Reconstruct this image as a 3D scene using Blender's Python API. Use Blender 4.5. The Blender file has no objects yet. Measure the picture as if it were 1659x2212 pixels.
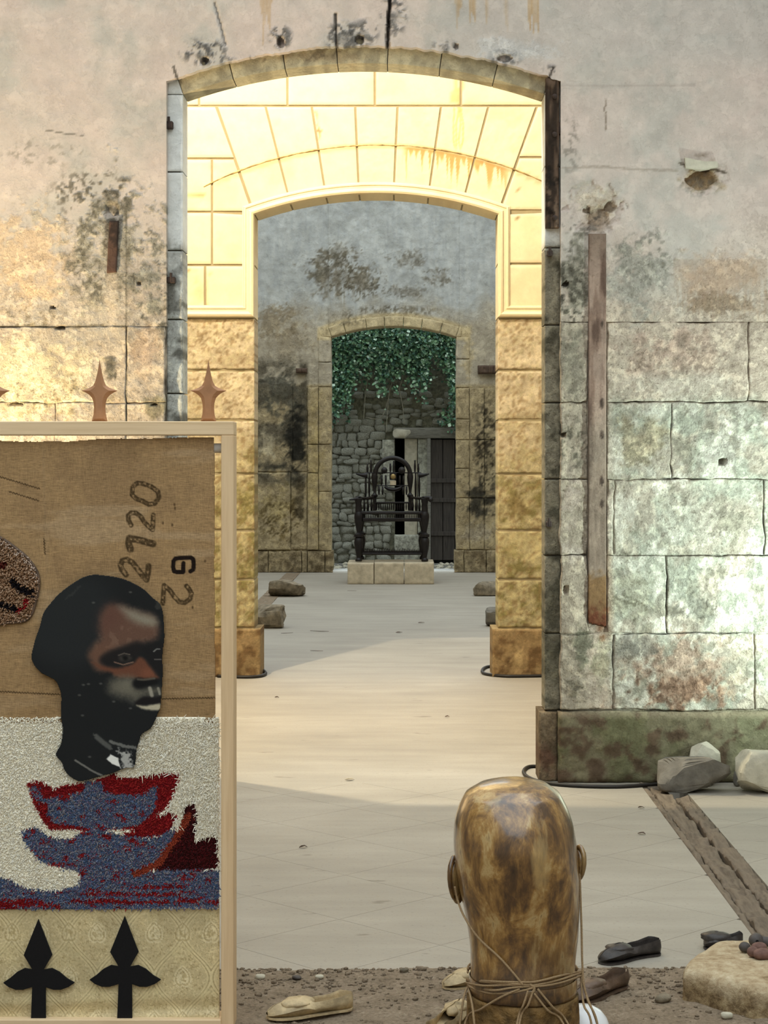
import bpy, math, random
import numpy as np

# ------------------------------------------------------------------ camera, world, lights
F, VX, VY, H = 4000.0, 868.0, 1000.0, 1.625     # focal length (px), vanishing point (px), eye height (m)
scene = bpy.context.scene
C = scene.collection

cam_d = bpy.data.cameras.new('camera')
cam_d.sensor_width = 36.0
cam_d.sensor_fit = 'AUTO'
cam_d.lens = F / 2212 * 36.0
cam_d.shift_x = -(VX - 829.5) / 2212
cam_d.shift_y = (VY - 1106.0) / 2212
cam_d.clip_end = 200
cam = bpy.data.objects.new('camera', cam_d)
cam.location = (0, 0, H)
cam.rotation_euler = (math.radians(90), 0, 0)
C.objects.link(cam)
scene.camera = cam

world = bpy.data.worlds.new('overcast_sky')
scene.world = world
world.use_nodes = True
bgn = world.node_tree.nodes['Background']
bgn.inputs[0].default_value = (0.86, 0.95, 1.0, 1)
bgn.inputs[1].default_value = 1.95

def lamp(name, kind, loc, energy, color, radius=0.05, target=None, angle=None, blend=0.5):
    d = bpy.data.lights.new(name, kind)
    d.energy = energy
    d.color = color
    d.shadow_soft_size = radius
    if kind == 'SPOT':
        d.spot_size = math.radians(angle)
        d.spot_blend = blend
    o = bpy.data.objects.new(name, d)
    o.location = loc
    if target is not None:
        from mathutils import Vector
        v = Vector(target) - Vector(loc)
        o.rotation_euler = v.to_track_quat('-Z', 'Y').to_euler()
    C.objects.link(o)
    return o

# flood lamp hung high in the middle room, just behind the first wall
lamp('hanging_floodlight', 'POINT', (-2.35, 10.66, 7.50), 1550, (1.0, 0.87, 0.62), 0.06)
# two floor floods that wash the front wall, left (warm) and right (cool)
lamp('warm_wall_light', 'SPOT', (-2.75, 8.35, 0.75), 430, (1.0, 0.81, 0.50), 0.06, (-2.35, 9.42, 2.15), 105, 0.9)
lamp('cool_wall_light', 'SPOT', (2.62, 8.45, 0.75), 270, (0.82, 1.0, 0.97), 0.06, (2.05, 9.42, 1.22), 112, 0.9)

vs = scene.view_settings
vs.view_transform = 'Standard'
vs.look = 'None'
vs.gamma = 1.0
vs.exposure = 0.30
vs.use_curve_mapping = False

random.seed(7)
rng = np.random.default_rng(11)

# ------------------------------------------------------------------ small maths helpers
def WX(px, Y): return (px - VX) * Y / F
def WZ(py, Y): return H - (py - VY) * Y / F
def GY(py): return F * H / (py - VY)            # depth of a point on the ground
def G(px, py, z=0.0):
    Y = F * (H - z) / (py - VY)
    return (WX(px, Y), Y, z)

def lin(c):
    c = np.asarray(c, float) / 255.0
    return np.where(c <= 0.04045, c / 12.92, ((c + 0.055) / 1.055) ** 2.4)

def L4(r, g, b): return tuple(lin([r, g, b])) + (1.0,)

def hsh(ix, iy, seed):
    h = (ix * 374761393 + iy * 668265263 + seed * 144269504) & 0xffffffff
    h = ((h ^ (h >> 13)) * 1274126177) & 0xffffffff
    return ((h ^ (h >> 16)) & 0xffff) / 65535.0

def vn(x, y, seed=0):
    x = np.asarray(x, float); y = np.asarray(y, float)
    ix = np.floor(x).astype(np.int64); iy = np.floor(y).astype(np.int64)
    fx = x - ix; fy = y - iy
    fx = fx * fx * (3 - 2 * fx); fy = fy * fy * (3 - 2 * fy)
    a = hsh(ix, iy, seed); b = hsh(ix + 1, iy, seed); c = hsh(ix, iy + 1, seed); d = hsh(ix + 1, iy + 1, seed)
    return (a + (b - a) * fx) * (1 - fy) + (c + (d - c) * fx) * fy

def fbm(x, y, o=4, seed=0):
    s = 0; w = 0.5; t = 0
    for k in range(o):
        s = s + w * vn(x * 2 ** k + 17.3 * k, y * 2 ** k + 5.1 * k, seed + k); t += w; w *= 0.55
    return s / t

def sm(a, b, x):
    t = np.clip((x - a) / (b - a), 0, 1)
    return t * t * (3 - 2 * t)

def dist_line(x, y, pts):
    d = np.full(np.shape(x), 1e9)
    for (ax, ay), (bx, by) in zip(pts[:-1], pts[1:]):
        vx, vy = bx - ax, by - ay
        t = np.clip(((x - ax) * vx + (y - ay) * vy) / (vx * vx + vy * vy + 1e-9), 0, 1)
        d = np.minimum(d, np.hypot(x - ax - t * vx, y - ay - t * vy))
    return d

def in_poly(x, y, P):
    r = np.zeros(np.shape(x), bool)
    n = len(P)
    for i in range(n):
        x1, y1 = P[i]; x2, y2 = P[(i + 1) % n]
        c = ((y1 > y) != (y2 > y))
        xi = (x2 - x1) * (y - y1) / ((y2 - y1) if y2 != y1 else 1e-9) + x1
        r ^= c & (x < xi)
    return r

def sd_poly(x, y, P):                          # signed distance, positive inside
    d = dist_line(x, y, list(P) + [P[0]])
    return np.where(in_poly(x, y, P), d, -d)

def smooth_closed(P, k=4):
    P = np.asarray(P, float); n = len(P); out = []
    for i in range(n):
        p0, p1, p2, p3 = P[i - 1], P[i], P[(i + 1) % n], P[(i + 2) % n]
        for j in range(k):
            t = j / k
            out.append(0.5 * ((2 * p1) + (-p0 + p2) * t + (2 * p0 - 5 * p1 + 4 * p2 - p3) * t * t + (-p0 + 3 * p1 - 3 * p2 + p3) * t ** 3))
    return [tuple(p) for p in out]

def smooth_open(P, k=6):
    P = np.asarray(P, float); n = len(P); out = []
    for i in range(n - 1):
        p0 = P[max(i - 1, 0)]; p1 = P[i]; p2 = P[i + 1]; p3 = P[min(i + 2, n - 1)]
        for j in range(k):
            t = j / k
            out.append(0.5 * ((2 * p1) + (-p0 + p2) * t + (2 * p0 - 5 * p1 + 4 * p2 - p3) * t * t + (-p0 + 3 * p1 - 3 * p2 + p3) * t ** 3))
    out.append(P[-1])
    return np.array(out)

# painter: colours in 0..255 sRGB, alpha = how weathered the surface is
class Paint:
    def __init__(s, x, y, base, a=0.2, unit=1.0, seed=0):
        s.x, s.y = np.asarray(x, float), np.asarray(y, float)
        s.c = np.tile(np.array(base, float), (s.x.size, 1))
        s.a = np.full(s.x.size, float(a))
        u = unit; s.u = u
        s.n1 = fbm(s.x / (90 * u), s.y / (90 * u), 5, seed)
        s.n2 = fbm(s.x / (30 * u), s.y / (30 * u), 5, seed + 20)
        s.n3 = fbm(s.x / (9 * u), s.y / (9 * u), 3, seed + 40)
        s.n4 = fbm(s.x / (14 * u), s.y / (120 * u), 4, seed + 60)
    def mix(s, col, m, a=None):
        m = np.clip(m, 0, 1)
        s.c += (np.array(col, float) - s.c) * m[:, None]
        if a is not None: s.a += (a - s.a) * m
    def blob(s, cx, cy, rx, ry, col, k=1.0, a=None, rough=1.0, soft=0.6):
        r = np.hypot((s.x - cx) / rx, (s.y - cy) / ry)
        n = (s.n2 - 0.5) * 1.6 * rough + (s.n3 - 0.5) * 0.9 * rough
        s.mix(col, k * sm(0, soft, 1 - r + n), a)
    def speck(s, cx, cy, rx, ry, col, k=1.0, thr=0.52, a=None):
        r = np.hypot((s.x - cx) / rx, (s.y - cy) / ry)
        s.mix(col, k * sm(0, 0.5, 1.05 - r) * sm(thr, thr + 0.12, s.n3 * 0.65 + s.n2 * 0.35), a)
    def line(s, pts, w, col, k=1.0, wob=0.6, a=None):
        d = dist_line(s.x + (s.n3 - .5) * 6 * wob * s.u, s.y + (s.n3 - .5) * 6 * wob * s.u, pts)
        s.mix(col, k * (1 - sm(w * 0.35, w, d)), a)
    def drip(s, x0, x1, y0, y1, col, k=0.7):
        m = sm(x0, x0 + 3, s.x) * (1 - sm(x1 - 3, x1, s.x)) * sm(y0 - 3, y0 + 3, s.y)
        ln = y1 - y0
        end = y0 + ln * (0.35 + 0.75 * vn(s.x / (4 * s.u), 0 * s.x, 5))
        m = m * (1 - sm(end - 8 * s.u, end, s.y)) * (0.4 + 0.6 * vn(s.x / (3 * s.u), s.y / 60, 9))
        s.mix(col, k * m)
    def poly(s, P, col, k=1.0, soft=2.0, noise=0.0):
        s.mix(col, k * sm(-soft, soft, sd_poly(s.x, s.y, P) + (s.n3 - .5) * noise))
    def out(s, vary=0.05):
        c = s.c * (1 + (s.n2[:, None] - 0.5) * 2 * vary)
        return np.concatenate([lin(np.clip(c, 0, 255)), np.clip(s.a, 0, 1)[:, None]], 1)

# ------------------------------------------------------------------ mesh helpers
def new_obj(name, me, parent=None, loc=None):
    o = bpy.data.objects.new(name, me)
    C.objects.link(o)
    if parent is not None: o.parent = parent
    if loc is not None: o.location = loc
    return o

def make_mesh(name, V, Fc, mat=None, col=None, smooth=True):
    me = bpy.data.meshes.new(name)
    me.from_pydata([tuple(v) for v in np.asarray(V, float).tolist()] if len(V) else [], [], [list(map(int, f)) for f in Fc])
    if col is not None:
        at = me.color_attributes.new('col', 'FLOAT_COLOR', 'POINT')
        at.data.foreach_set('color', np.asarray(col, np.float32).ravel())
    if mat is not None: me.materials.append(mat)
    if smooth: me.polygons.foreach_set('use_smooth', [True] * len(me.polygons))
    me.update()
    return me

class Acc:                                      # collects shapes that form ONE mesh
    def __init__(s): s.V = []; s.F = []; s.K = []; s.n = 0; s.hasc = False
    def add(s, V, Fc, col=None):
        V = np.asarray(V, float).reshape(-1, 3)
        s.V.append(V)
        s.F.extend([[i + s.n for i in f] for f in Fc]); s.n += len(V)
        if col is not None: s.K.append(np.asarray(col)); s.hasc = True
        else: s.K.append(np.ones((len(V), 4)))
        return s
    def mesh(s, name, mat, smooth=False):
        return make_mesh(name, np.concatenate(s.V), s.F, mat, np.concatenate(s.K) if s.hasc else None, smooth)
    def obj(s, name, mat, parent=None, smooth=False, loc=None):
        return new_obj(name, s.mesh(name, mat, smooth), parent, loc)

def shade_auto(o, deg=35):
    me = o.data
    me.polygons.foreach_set('use_smooth', [True] * len(me.polygons))
    import bmesh
    bm = bmesh.new(); bm.from_mesh(me)
    lim = math.radians(deg)
    for e in bm.edges:
        if len(e.link_faces) == 2 and e.calc_face_angle(0) > lim: e.smooth = False
    bm.to_mesh(me); bm.free()
    return o

def tag(o, label=None, cat=None, group=None, kind=None):
    if label: o['label'] = label
    if cat: o['category'] = cat
    if group: o['group'] = group
    if kind: o['kind'] = kind
    return o

def empty(name, loc=(0, 0, 0), rz=0.0):
    o = bpy.data.objects.new(name, None)
    o.location = loc; o.rotation_euler = (0, 0, rz); o.empty_display_size = 0.1
    C.objects.link(o)
    return o

def box(x0, x1, y0, y1, z0, z1, b=0.0):
    if b <= 0:
        V = [(x, y, z) for z in (z0, z1) for y in (y0, y1) for x in (x0, x1)]
        Fc = [(0, 2, 3, 1), (4, 5, 7, 6), (0, 1, 5, 4), (2, 6, 7, 3), (0, 4, 6, 2), (1, 3, 7, 5)]
        return V, Fc
    # chamfered box: 24 vertices
    V = []; idx = {}
    for sx, X in ((-1, x0), (1, x1)):
        for sy, Y in ((-1, y0), (1, y1)):
            for sz, Z in ((-1, z0), (1, z1)):
                for ax in range(3):
                    p = [X, Y, Z]
                    for a2, sg in enumerate((sx, sy, sz)):
                        if a2 != ax: p[a2] -= sg * b
                    idx[(sx, sy, sz, ax)] = len(V); V.append(tuple(p))
    Fc = []
    S = (-1, 1)
    for ax in range(3):
        o1, o2 = [a2 for a2 in range(3) if a2 != ax]
        for sg in S:
            q = []
            for (a2, b2) in ((-1, -1), (1, -1), (1, 1), (-1, 1)):
                s3 = [0, 0, 0]; s3[ax] = sg; s3[o1] = a2; s3[o2] = b2
                q.append(idx[(*s3, ax)])
            flip = (sg > 0) != (ax == 1)
            Fc.append(q if flip else q[::-1])
    for ax in range(3):                        # edge chamfers along axis ax
        o1, o2 = [a2 for a2 in range(3) if a2 != ax]
        for a2 in S:
            for b2 in S:
                def k(t, which):
                    s3 = [0, 0, 0]; s3[ax] = t; s3[o1] = a2; s3[o2] = b2
                    return idx[(*s3, which)]
                Fc.append([k(-1, o1), k(1, o1), k(1, o2), k(-1, o2)])
    for sx in S:
        for sy in S:
            for sz in S:
                Fc.append([idx[(sx, sy, sz, a2)] for a2 in range(3)])
    return V, Fc

def tube(pts, r, n=6, caps=True):
    P = np.asarray(pts, float); m = len(P)
    R = np.broadcast_to(np.asarray(r, float), (m,)) if np.ndim(r) <= 1 else r
    T = np.gradient(P, axis=0); T /= np.linalg.norm(T, axis=1)[:, None] + 1e-12
    up = np.array([0, 0, 1.0]) if abs(T[0][2]) < 0.9 else np.array([1.0, 0, 0])
    V = []
    u = np.cross(T[0], up); u /= np.linalg.norm(u)
    for i in range(m):
        u = u - T[i] * np.dot(u, T[i]); u /= np.linalg.norm(u) + 1e-12
        w = np.cross(T[i], u)
        for k in range(n):
            a = 2 * math.pi * k / n
            V.append(P[i] + R[i] * (u * math.cos(a) + w * math.sin(a)))
    Fc = []
    for i in range(m - 1):
        for k in range(n):
            a = i * n + k; b = i * n + (k + 1) % n
            Fc.append((a, b, b + n, a + n))
    if caps:
        Fc.append(list(range(n))[::-1]); Fc.append([(m - 1) * n + k for k in range(n)])
    return np.array(V), Fc

def lathe(prof, n=14, cx=0, cy=0):              # prof: list of (radius, z)
    V = []; Fc = []
    for r, z in prof:
        for k in range(n):
            a = 2 * math.pi * k / n
            V.append((cx + r * math.cos(a), cy + r * math.sin(a), z))
    m = len(prof)
    for i in range(m - 1):
        for k in range(n):
            a = i * n + k; b = i * n + (k + 1) % n
            Fc.append((a, b, b + n, a + n))
    Fc.append(list(range(n))[::-1]); Fc.append([(m - 1) * n + k for k in range(n)])
    return V, Fc

def prism(P, y0, y1, loc=(0, 0, 0)):            # polygon in XZ (counter-clockwise seen from -Y), thickness along Y
    n = len(P)
    V = [(x, y0, z) for x, z in P] + [(x, y1, z) for x, z in P]
    Fc = [list(range(n)), [n + i for i in range(n)][::-1]]
    for i in range(n):
        j = (i + 1) % n
        Fc.append((i, i + n, j + n, j))
    return V, Fc

def ico(sub=2):
    import bmesh
    bm = bmesh.new(); bmesh.ops.create_icosphere(bm, subdivisions=sub, radius=1.0)
    V = np.array([v.co[:] for v in bm.verts]); Fc = [[v.index for v in f.verts] for f in bm.faces]
    bm.free(); return V, Fc
ICO = {k: ico(k) for k in (1, 2, 3, 4)}

def n3d(V, sc, seed):
    return (fbm(V[:, 0] * sc + 3.1, V[:, 1] * sc, 3, seed) + fbm(V[:, 1] * sc + 9.7, V[:, 2] * sc, 3, seed + 7) + fbm(V[:, 2] * sc, V[:, 0] * sc + 4.4, 3, seed + 13)) / 3 - 0.5

def rock(dim, seed, sub=3, boxy=0.55, facets=9, rough=0.05, top=None):
    r = np.random.default_rng(seed)
    V, Fc = ICO[sub]; V = V.copy()
    V = np.sign(V) * np.abs(V) ** boxy
    for k in range(facets):
        nrm = r.normal(size=3); nrm /= np.linalg.norm(nrm)
        d = r.uniform(0.72, 0.95) * 1.05
        t = V @ nrm
        V -= np.maximum(t - d, 0)[:, None] * nrm
    V += V * (n3d(V, 2.2, seed)[:, None] * rough * 3 + n3d(V, 7, seed + 3)[:, None] * rough)
    V *= np.array(dim) / 2
    V[:, 2] -= V[:, 2].min()
    return V, Fc

def slab(bot, top, Yf, thick, res, disp=None, paint=None, bev=0.008, rough=0.0, seed=0, maxn=400, back=True, wob=0.0):
    """bot(u), top(u) -> arrays X, Z; a thick stone or plaster panel whose front faces the camera"""
    uu = np.linspace(0, 1, 33)
    bx, bz = bot(uu); tx, tz = top(uu)
    wid = max(np.hypot(np.diff(bx), np.diff(bz)).sum(), np.hypot(np.diff(tx), np.diff(tz)).sum())
    hei = np.mean(np.hypot(tx - bx, tz - bz))
    def axis(Ln):
        n = int(min(max(round(Ln / res), 2), maxn))
        a = np.linspace(0, 1, n + 1)
        if bev > 0:
            e = min(bev / Ln, 0.2)
            a = np.unique(np.round(np.concatenate([[0, e * 0.4, e], a[(a > e * 1.3) & (a < 1 - e * 1.3)], [1 - e, 1 - e * 0.4, 1]]), 7))
        return a
    U, Vv = axis(wid), axis(hei)
    bx, bz = bot(U); tx, tz = top(U)
    X = bx[None, :] * (1 - Vv[:, None]) + tx[None, :] * Vv[:, None]
    Z = bz[None, :] * (1 - Vv[:, None]) + tz[None, :] * Vv[:, None]
    if wob > 0:
        dx = (fbm(X * 8, Z * 8, 4, 91) - .5) * wob * 1.6 + (fbm(X * 16, Z * 16, 3, 200 + seed) - .5) * wob
        dz = (fbm(X * 8 + 40, Z * 8, 4, 92) - .5) * wob * 1.6 + (fbm(X * 16 + 9, Z * 16, 3, 230 + seed) - .5) * wob
        X = X + dx; Z = Z + dz
    nv, nu = X.shape
    d = np.minimum(np.minimum(U, 1 - U)[None, :] * wid, np.minimum(Vv, 1 - Vv)[:, None] * hei)
    Y = np.full(X.shape, float(Yf))
    if bev > 0: Y += bev * (1 - np.clip(d / bev, 0, 1)) ** 2
    if rough > 0:
        Y += (fbm(X * 9 + seed, Z * 9, 3, seed) - 0.5) * rough * 1.6 + (fbm(X * 34, Z * 34 + seed, 3, seed + 5) - 0.5) * rough
    if disp is not None: Y += disp(X.ravel(), Z.ravel()).reshape(X.shape)
    P = np.stack([X, Y, Z], -1).reshape(-1, 3)
    idx = np.arange(nu * nv).reshape(nv, nu)
    a = idx[:-1, :-1].ravel(); b = idx[:-1, 1:].ravel(); c = idx[1:, 1:].ravel(); e = idx[1:, :-1].ravel()
    Fc = np.stack([a, b, c, e], 1).tolist()
    col = paint(X.ravel(), Z.ravel()) if paint is not None else np.ones((len(P), 4))
    per = np.concatenate([idx[0, :-1], idx[:-1, -1], idx[-1, :0:-1], idx[:0:-1, 0]])
    B = P[per].copy(); B[:, 1] = Yf + thick
    n0 = len(P); m = len(per)
    P = np.concatenate([P, P[per], B]); col = np.concatenate([col, col[per], col[per]])
    for i in range(m):
        j = (i + 1) % m
        Fc.append([n0 + j, n0 + i, n0 + m + i, n0 + m + j])
    if back: Fc.append([n0 + m + i for i in range(m)][::-1])
    return P, Fc, col

def seg(p, q):
    return lambda u: (p[0] + (q[0] - p[0]) * u, p[1] + (q[1] - p[1]) * u)
def rect(x0, x1, z0, z1): return seg((x0, z0), (x1, z0)), seg((x0, z1), (x1, z1))
def arc(cx, cz, R, a0, a1):                     # angle measured from vertical, left negative
    return lambda u: (cx + R * np.sin(a0 + (a1 - a0) * u), cz + R * np.cos(a0 + (a1 - a0) * u))

# ------------------------------------------------------------------ materials
class NT:
    def __init__(s, name):
        s.m = bpy.data.materials.new(name); s.m.use_nodes = True
        s.t = s.m.node_tree; s.n = s.t.nodes; s.b = s.n['Principled BSDF']
        s.geo = None
    def node(s, kind, **kw):
        x = s.n.new(kind)
        for k, v in kw.items(): setattr(x, k, v)
        return x
    def link(s, a, b): s.t.links.new(a, b)
    def pos(s, scale=(1, 1, 1), obj=True):
        tc = s.node('ShaderNodeTexCoord')
        mp = s.node('ShaderNodeMapping'); mp.inputs['Scale'].default_value = scale
        s.link(tc.outputs['Object'], mp.inputs[0]); return mp.outputs[0]
    def noise(s, scale, detail=5, rough=0.55, vec=None, dist=0.0):
        x = s.node('ShaderNodeTexNoise')
        x.inputs['Scale'].default_value = scale; x.inputs['Detail'].default_value = detail
        x.inputs['Roughness'].default_value = rough; x.inputs['Distortion'].default_value = dist
        s.link(vec if vec is not None else s.pos(), x.inputs['Vector'])
        return x.outputs['Fac']
    def rng(s, v, a, b, c, d):
        x = s.node('ShaderNodeMapRange'); x.clamp = True
        x.inputs[1].default_value = a; x.inputs[2].default_value = b; x.inputs[3].default_value = c; x.inputs[4].default_value = d
        s.link(v, x.inputs[0]); return x.outputs[0]
    def math(s, op, a, b):
        x = s.node('ShaderNodeMath', operation=op)
        for i, v in enumerate((a, b)):
            if isinstance(v, (int, float)): x.inputs[i].default_value = v
            else: s.link(v, x.inputs[i])
        return x.outputs[0]
    def mix(s, f, a, b, mode='MIX'):
        x = s.node('ShaderNodeMix', data_type='RGBA', blend_type=mode)
        for sock, v in ((x.inputs[0], f), (x.inputs[6], a), (x.inputs[7], b)):
            if isinstance(v, (int, float)): sock.default_value = v
            elif isinstance(v, tuple): sock.default_value = v
            else: s.link(v, sock)
        return x.outputs[2]
    def ramp(s, v, stops):
        x = s.node('ShaderNodeValToRGB'); e = x.color_ramp.elements
        while len(e) < len(stops): e.new(0.5)
        for q, (p, c) in zip(e, stops): q.position = p; q.color = c
        s.link(v, x.inputs[0]); return x.outputs[0]
    def bump(s, h, strength=0.4, dist=0.01):
        x = s.node('ShaderNodeBump'); x.inputs['Strength'].default_value = strength; x.inputs['Distance'].default_value = dist
        s.link(h, x.inputs['Height']); s.link(x.outputs[0], s.b.inputs['Normal'])
    def base(s, v):
        if isinstance(v, tuple): s.b.inputs['Base Color'].default_value = v
        else: s.link(v, s.b.inputs['Base Color'])
    def fin(s, rough=0.85, spec=0.3, metal=0.0):
        s.b.inputs['Roughness'].default_value = rough
        s.b.inputs['Specular IOR Level'].default_value = spec
        s.b.inputs['Metallic'].default_value = metal
        return s.m

def m_masonry(name, k=1.0, amp=1.0, bump=0.45, flecks=True):
    """old wall: painted stain map (vertex colour), fine mottling, pits and flaked specks by noise"""
    t = NT(name)
    vc = t.node('ShaderNodeVertexColor', layer_name='col')
    n1 = t.noise(7 * k, 6, 0.65); n2 = t.noise(26 * k, 7, 0.74, dist=0.25); n3 = t.noise(90 * k, 3, 0.6)
    w = t.rng(vc.outputs['Alpha'], 0, 1, 0.05 * amp, 1.0 * amp)
    mott = t.math('ADD', t.math('MULTIPLY', n2, 0.6), t.math('MULTIPLY', n1, 0.4))
    dark = t.math('MULTIPLY', t.rng(mott, 0.40, 0.52, 0.55, 0.0), w)
    lite = t.math('MULTIPLY', t.rng(mott, 0.51, 0.59, 0.0, 0.6), w)
    c = t.mix(dark, vc.outputs['Color'], t.mix(1.0, vc.outputs['Color'], (0.36, 0.33, 0.28, 1), 'MULTIPLY'))
    c = t.mix(lite, c, t.mix(1.0, c, (1.5, 1.48, 1.42, 1), 'MULTIPLY'))
    n4 = t.noise(13 * k, 9, 0.72)
    flake = t.math('MULTIPLY', t.rng(n4, 0.505, 0.52, 0.0, 0.55), w)
    c = t.mix(flake, c, t.mix(1.0, c, (1.32, 1.33, 1.30, 1), 'MULTIPLY'))
    chip = t.math('MULTIPLY', t.rng(n4, 0.38, 0.42, 0.45, 0.0), w)
    c = t.mix(chip, c, t.mix(1.0, c, (0.5, 0.47, 0.42, 1), 'MULTIPLY'))
    if flecks:
        pit = t.math('MULTIPLY', t.rng(n3, 0.33, 0.40, 0.75, 0.0), w)
        c = t.mix(pit, c, t.mix(1.0, c, (0.30, 0.27, 0.23, 1), 'MULTIPLY'))
    t.base(c)
    h = t.math('ADD', t.math('MULTIPLY', t.math('ADD', n2, t.math('ADD', n3, t.rng(n4, 0.49, 0.53, 0.0, 0.5))), w), t.math('MULTIPLY', n1, 0.4))
    t.bump(h, bump, 0.014 / k)
    return t.fin(0.93, 0.15)

def m_plain(name, col, var=0.25, scale=20, rough=0.8, bump=0.2, bdist=0.004, spec=0.3, metal=0.0, stretch=(1, 1, 1), detail=5):
    t = NT(name)
    n = t.noise(scale, detail, 0.6, t.pos(stretch))
    d = tuple(c * (1 - var) for c in col[:3]) + (1,)
    l = tuple(min(1, c * (1 + var)) for c in col[:3]) + (1,)
    t.base(t.ramp(n, [(0.3, d), (0.5, col), (0.7, l)]))
    if bump: t.bump(n, bump, bdist)
    return t.fin(rough, spec, metal)

def m_vcol(name, var=0.2, scale=60, rough=0.9, bump=0.3, bdist=0.003, stretch=(1, 1, 1), spec=0.2):
    t = NT(name)
    vc = t.node('ShaderNodeVertexColor', layer_name='col')
    n = t.noise(scale, 4, 0.65, t.pos(stretch))
    g = t.rng(n, 0.3, 0.7, 1 - var, 1 + var)
    t.base(t.mix(1.0, vc.outputs['Color'], g, 'MULTIPLY'))
    if bump: t.bump(n, bump, bdist)
    return t.fin(rough, spec)

def m_burlap():
    t = NT('burlap_weave')
    vc = t.node('ShaderNodeVertexColor', layer_name='col')
    h = t.noise(55, 4, 0.7, t.pos((1, 1, 9))); v = t.noise(60, 4, 0.7, t.pos((8, 1, 1)))
    g = t.rng(t.math('ADD', t.math('MULTIPLY', h, 0.6), t.math('MULTIPLY', v, 0.4)), 0.34, 0.66, 0.60, 1.40)
    t.base(t.mix(1.0, vc.outputs['Color'], g, 'MULTIPLY'))
    t.bump(t.math('ADD', h, v), 0.5, 0.004)
    return t.fin(0.95, 0.1)

def m_wood(name, a, b, scale=6, stretch=(1, 1, 0.06), rough=0.6):
    t = NT(name)
    n = t.noise(scale * 4, 5, 0.6, t.pos(stretch), 0.4)
    w = t.noise(scale * 14, 2, 0.5, t.pos(stretch))
    c = t.ramp(n, [(0.3, a), (0.48, b), (0.62, tuple((p * .6 + q * .4) for p, q in zip(a, b))), (0.75, b)])
    t.base(t.mix(0.25, c, t.ramp(w, [(0.35, a), (0.6, b)])))
    t.bump(n, 0.12, 0.003)
    return t.fin(rough, 0.3)

def m_head():
    t = NT('varnished_head')
    st = t.noise(13, 6, 0.68, t.pos((1.0, 1.0, 0.55)), 0.5)
    fine = t.noise(42, 4, 0.6, t.pos((1, 1, 0.3)), 0.5)
    v = t.math('ADD', t.math('MULTIPLY', st, 0.72), t.math('MULTIPLY', fine, 0.28))
    c = t.ramp(v, [(0.32, L4(46, 31, 18)), (0.42, L4(84, 58, 31)), (0.49, L4(124, 90, 46)), (0.55, L4(158, 120, 64)), (0.61, L4(188, 160, 108)), (0.70, L4(98, 70, 40))])
    sp = t.noise(3.2, 3, 0.6, t.pos((1, 1, 0.8)))
    c = t.mix(t.rng(sp, 0.50, 0.60, 0, 0.8), c, t.mix(1.0, c, (0.34, 0.30, 0.26, 1), 'MULTIPLY'))
    dr = t.noise(16, 4, 0.6, t.pos((1, 1, 0.14)))
    c = t.mix(t.rng(dr, 0.58, 0.68, 0, 0.45), c, L4(190, 164, 112))
    t.base(c)
    t.bump(t.math('ADD', st, fine), 0.22, 0.012)
    t.b.inputs['Coat Weight'].default_value = 1.0
    t.b.inputs['Coat Roughness'].default_value = 0.16
    return t.fin(0.42, 0.5)

def m_floor():
    t = NT('worn_concrete_floor')
    big = t.noise(0.8, 5, 0.6); st = t.noise(3.0, 5, 0.62, t.pos((0.35, 1.6, 1))); fine = t.noise(70, 3, 0.6)
    c = t.ramp(t.math('ADD', t.math('MULTIPLY', big, 0.5), t.math('MULTIPLY', st, 0.5)),
               [(0.34, L4(142, 135, 123)), (0.5, L4(154, 147, 134)), (0.64, L4(165, 158, 145))])
    c = t.mix(t.rng(fine, 0.3, 0.42, 0.35, 0.0), c, L4(112, 105, 93))
    spot = t.noise(11, 3, 0.5, t.pos((0.4, 1, 1)))
    c = t.mix(t.rng(spot, 0.69, 0.74, 0.0, 0.6), c, L4(100, 92, 80))
    t.base(c)
    t.bump(t.math('ADD', fine, st), 0.08, 0.004)
    return t.fin(0.62, 0.3)

def m_soil():
    t = NT('loose_soil')
    a = t.noise(14, 6, 0.7); b = t.noise(90, 4, 0.7)
    c = t.ramp(t.math('ADD', t.math('MULTIPLY', a, 0.45), t.math('MULTIPLY', b, 0.55)),
               [(0.34, L4(92, 79, 64)), (0.46, L4(132, 117, 98)), (0.56, L4(147, 131, 111)), (0.68, L4(176, 161, 139))])
    t.base(c); t.bump(t.math('ADD', a, b), 0.9, 0.012)
    return t.fin(0.97, 0.1)

M = {}
M['wall'] = m_masonry('weathered_front_wall', 1.0, 1.0, 0.6)
M['ashlar'] = m_masonry('dressed_limestone', 1.1, 0.6, 0.35)
M['far'] = m_masonry('grey_far_wall', 0.5, 1.1, 0.5)
M['mortar'] = m_plain('pointing_mortar', L4(176, 154, 112), 0.15, 30)
M['dark_joint'] = m_plain('open_joint', L4(66, 60, 48), 0.3, 30)
M['floor'] = m_floor()
M['joint'] = m_plain('floor_joint', L4(128, 121, 109), 0.15, 40)
M['soil'] = m_soil()
M['pine'] = m_wood('planed_pine', L4(204, 170, 128), L4(228, 200, 160), 6, (1, 1, 0.05))
M['pine_h'] = m_wood('planed_pine_rail', L4(208, 178, 136), L4(232, 206, 168), 6, (0.05, 1, 1))
M['old_wood'] = m_wood('old_door_timber', L4(40, 31, 25), L4(92, 74, 60), 8, (1, 1, 0.08), 0.85)
M['grey_wood'] = m_wood('grey_outdoor_timber', L4(86, 84, 76), L4(140, 138, 128), 8, (0.08, 1, 1), 0.9)
M['dark_door'] = m_wood('dark_plank', L4(46, 43, 40), L4(78, 72, 66), 6, (1, 1, 0.06), 0.8)
M['iron'] = m_plain('rusty_iron', L4(58, 46, 40), 0.4, 50, 0.8, 0.4)
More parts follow.
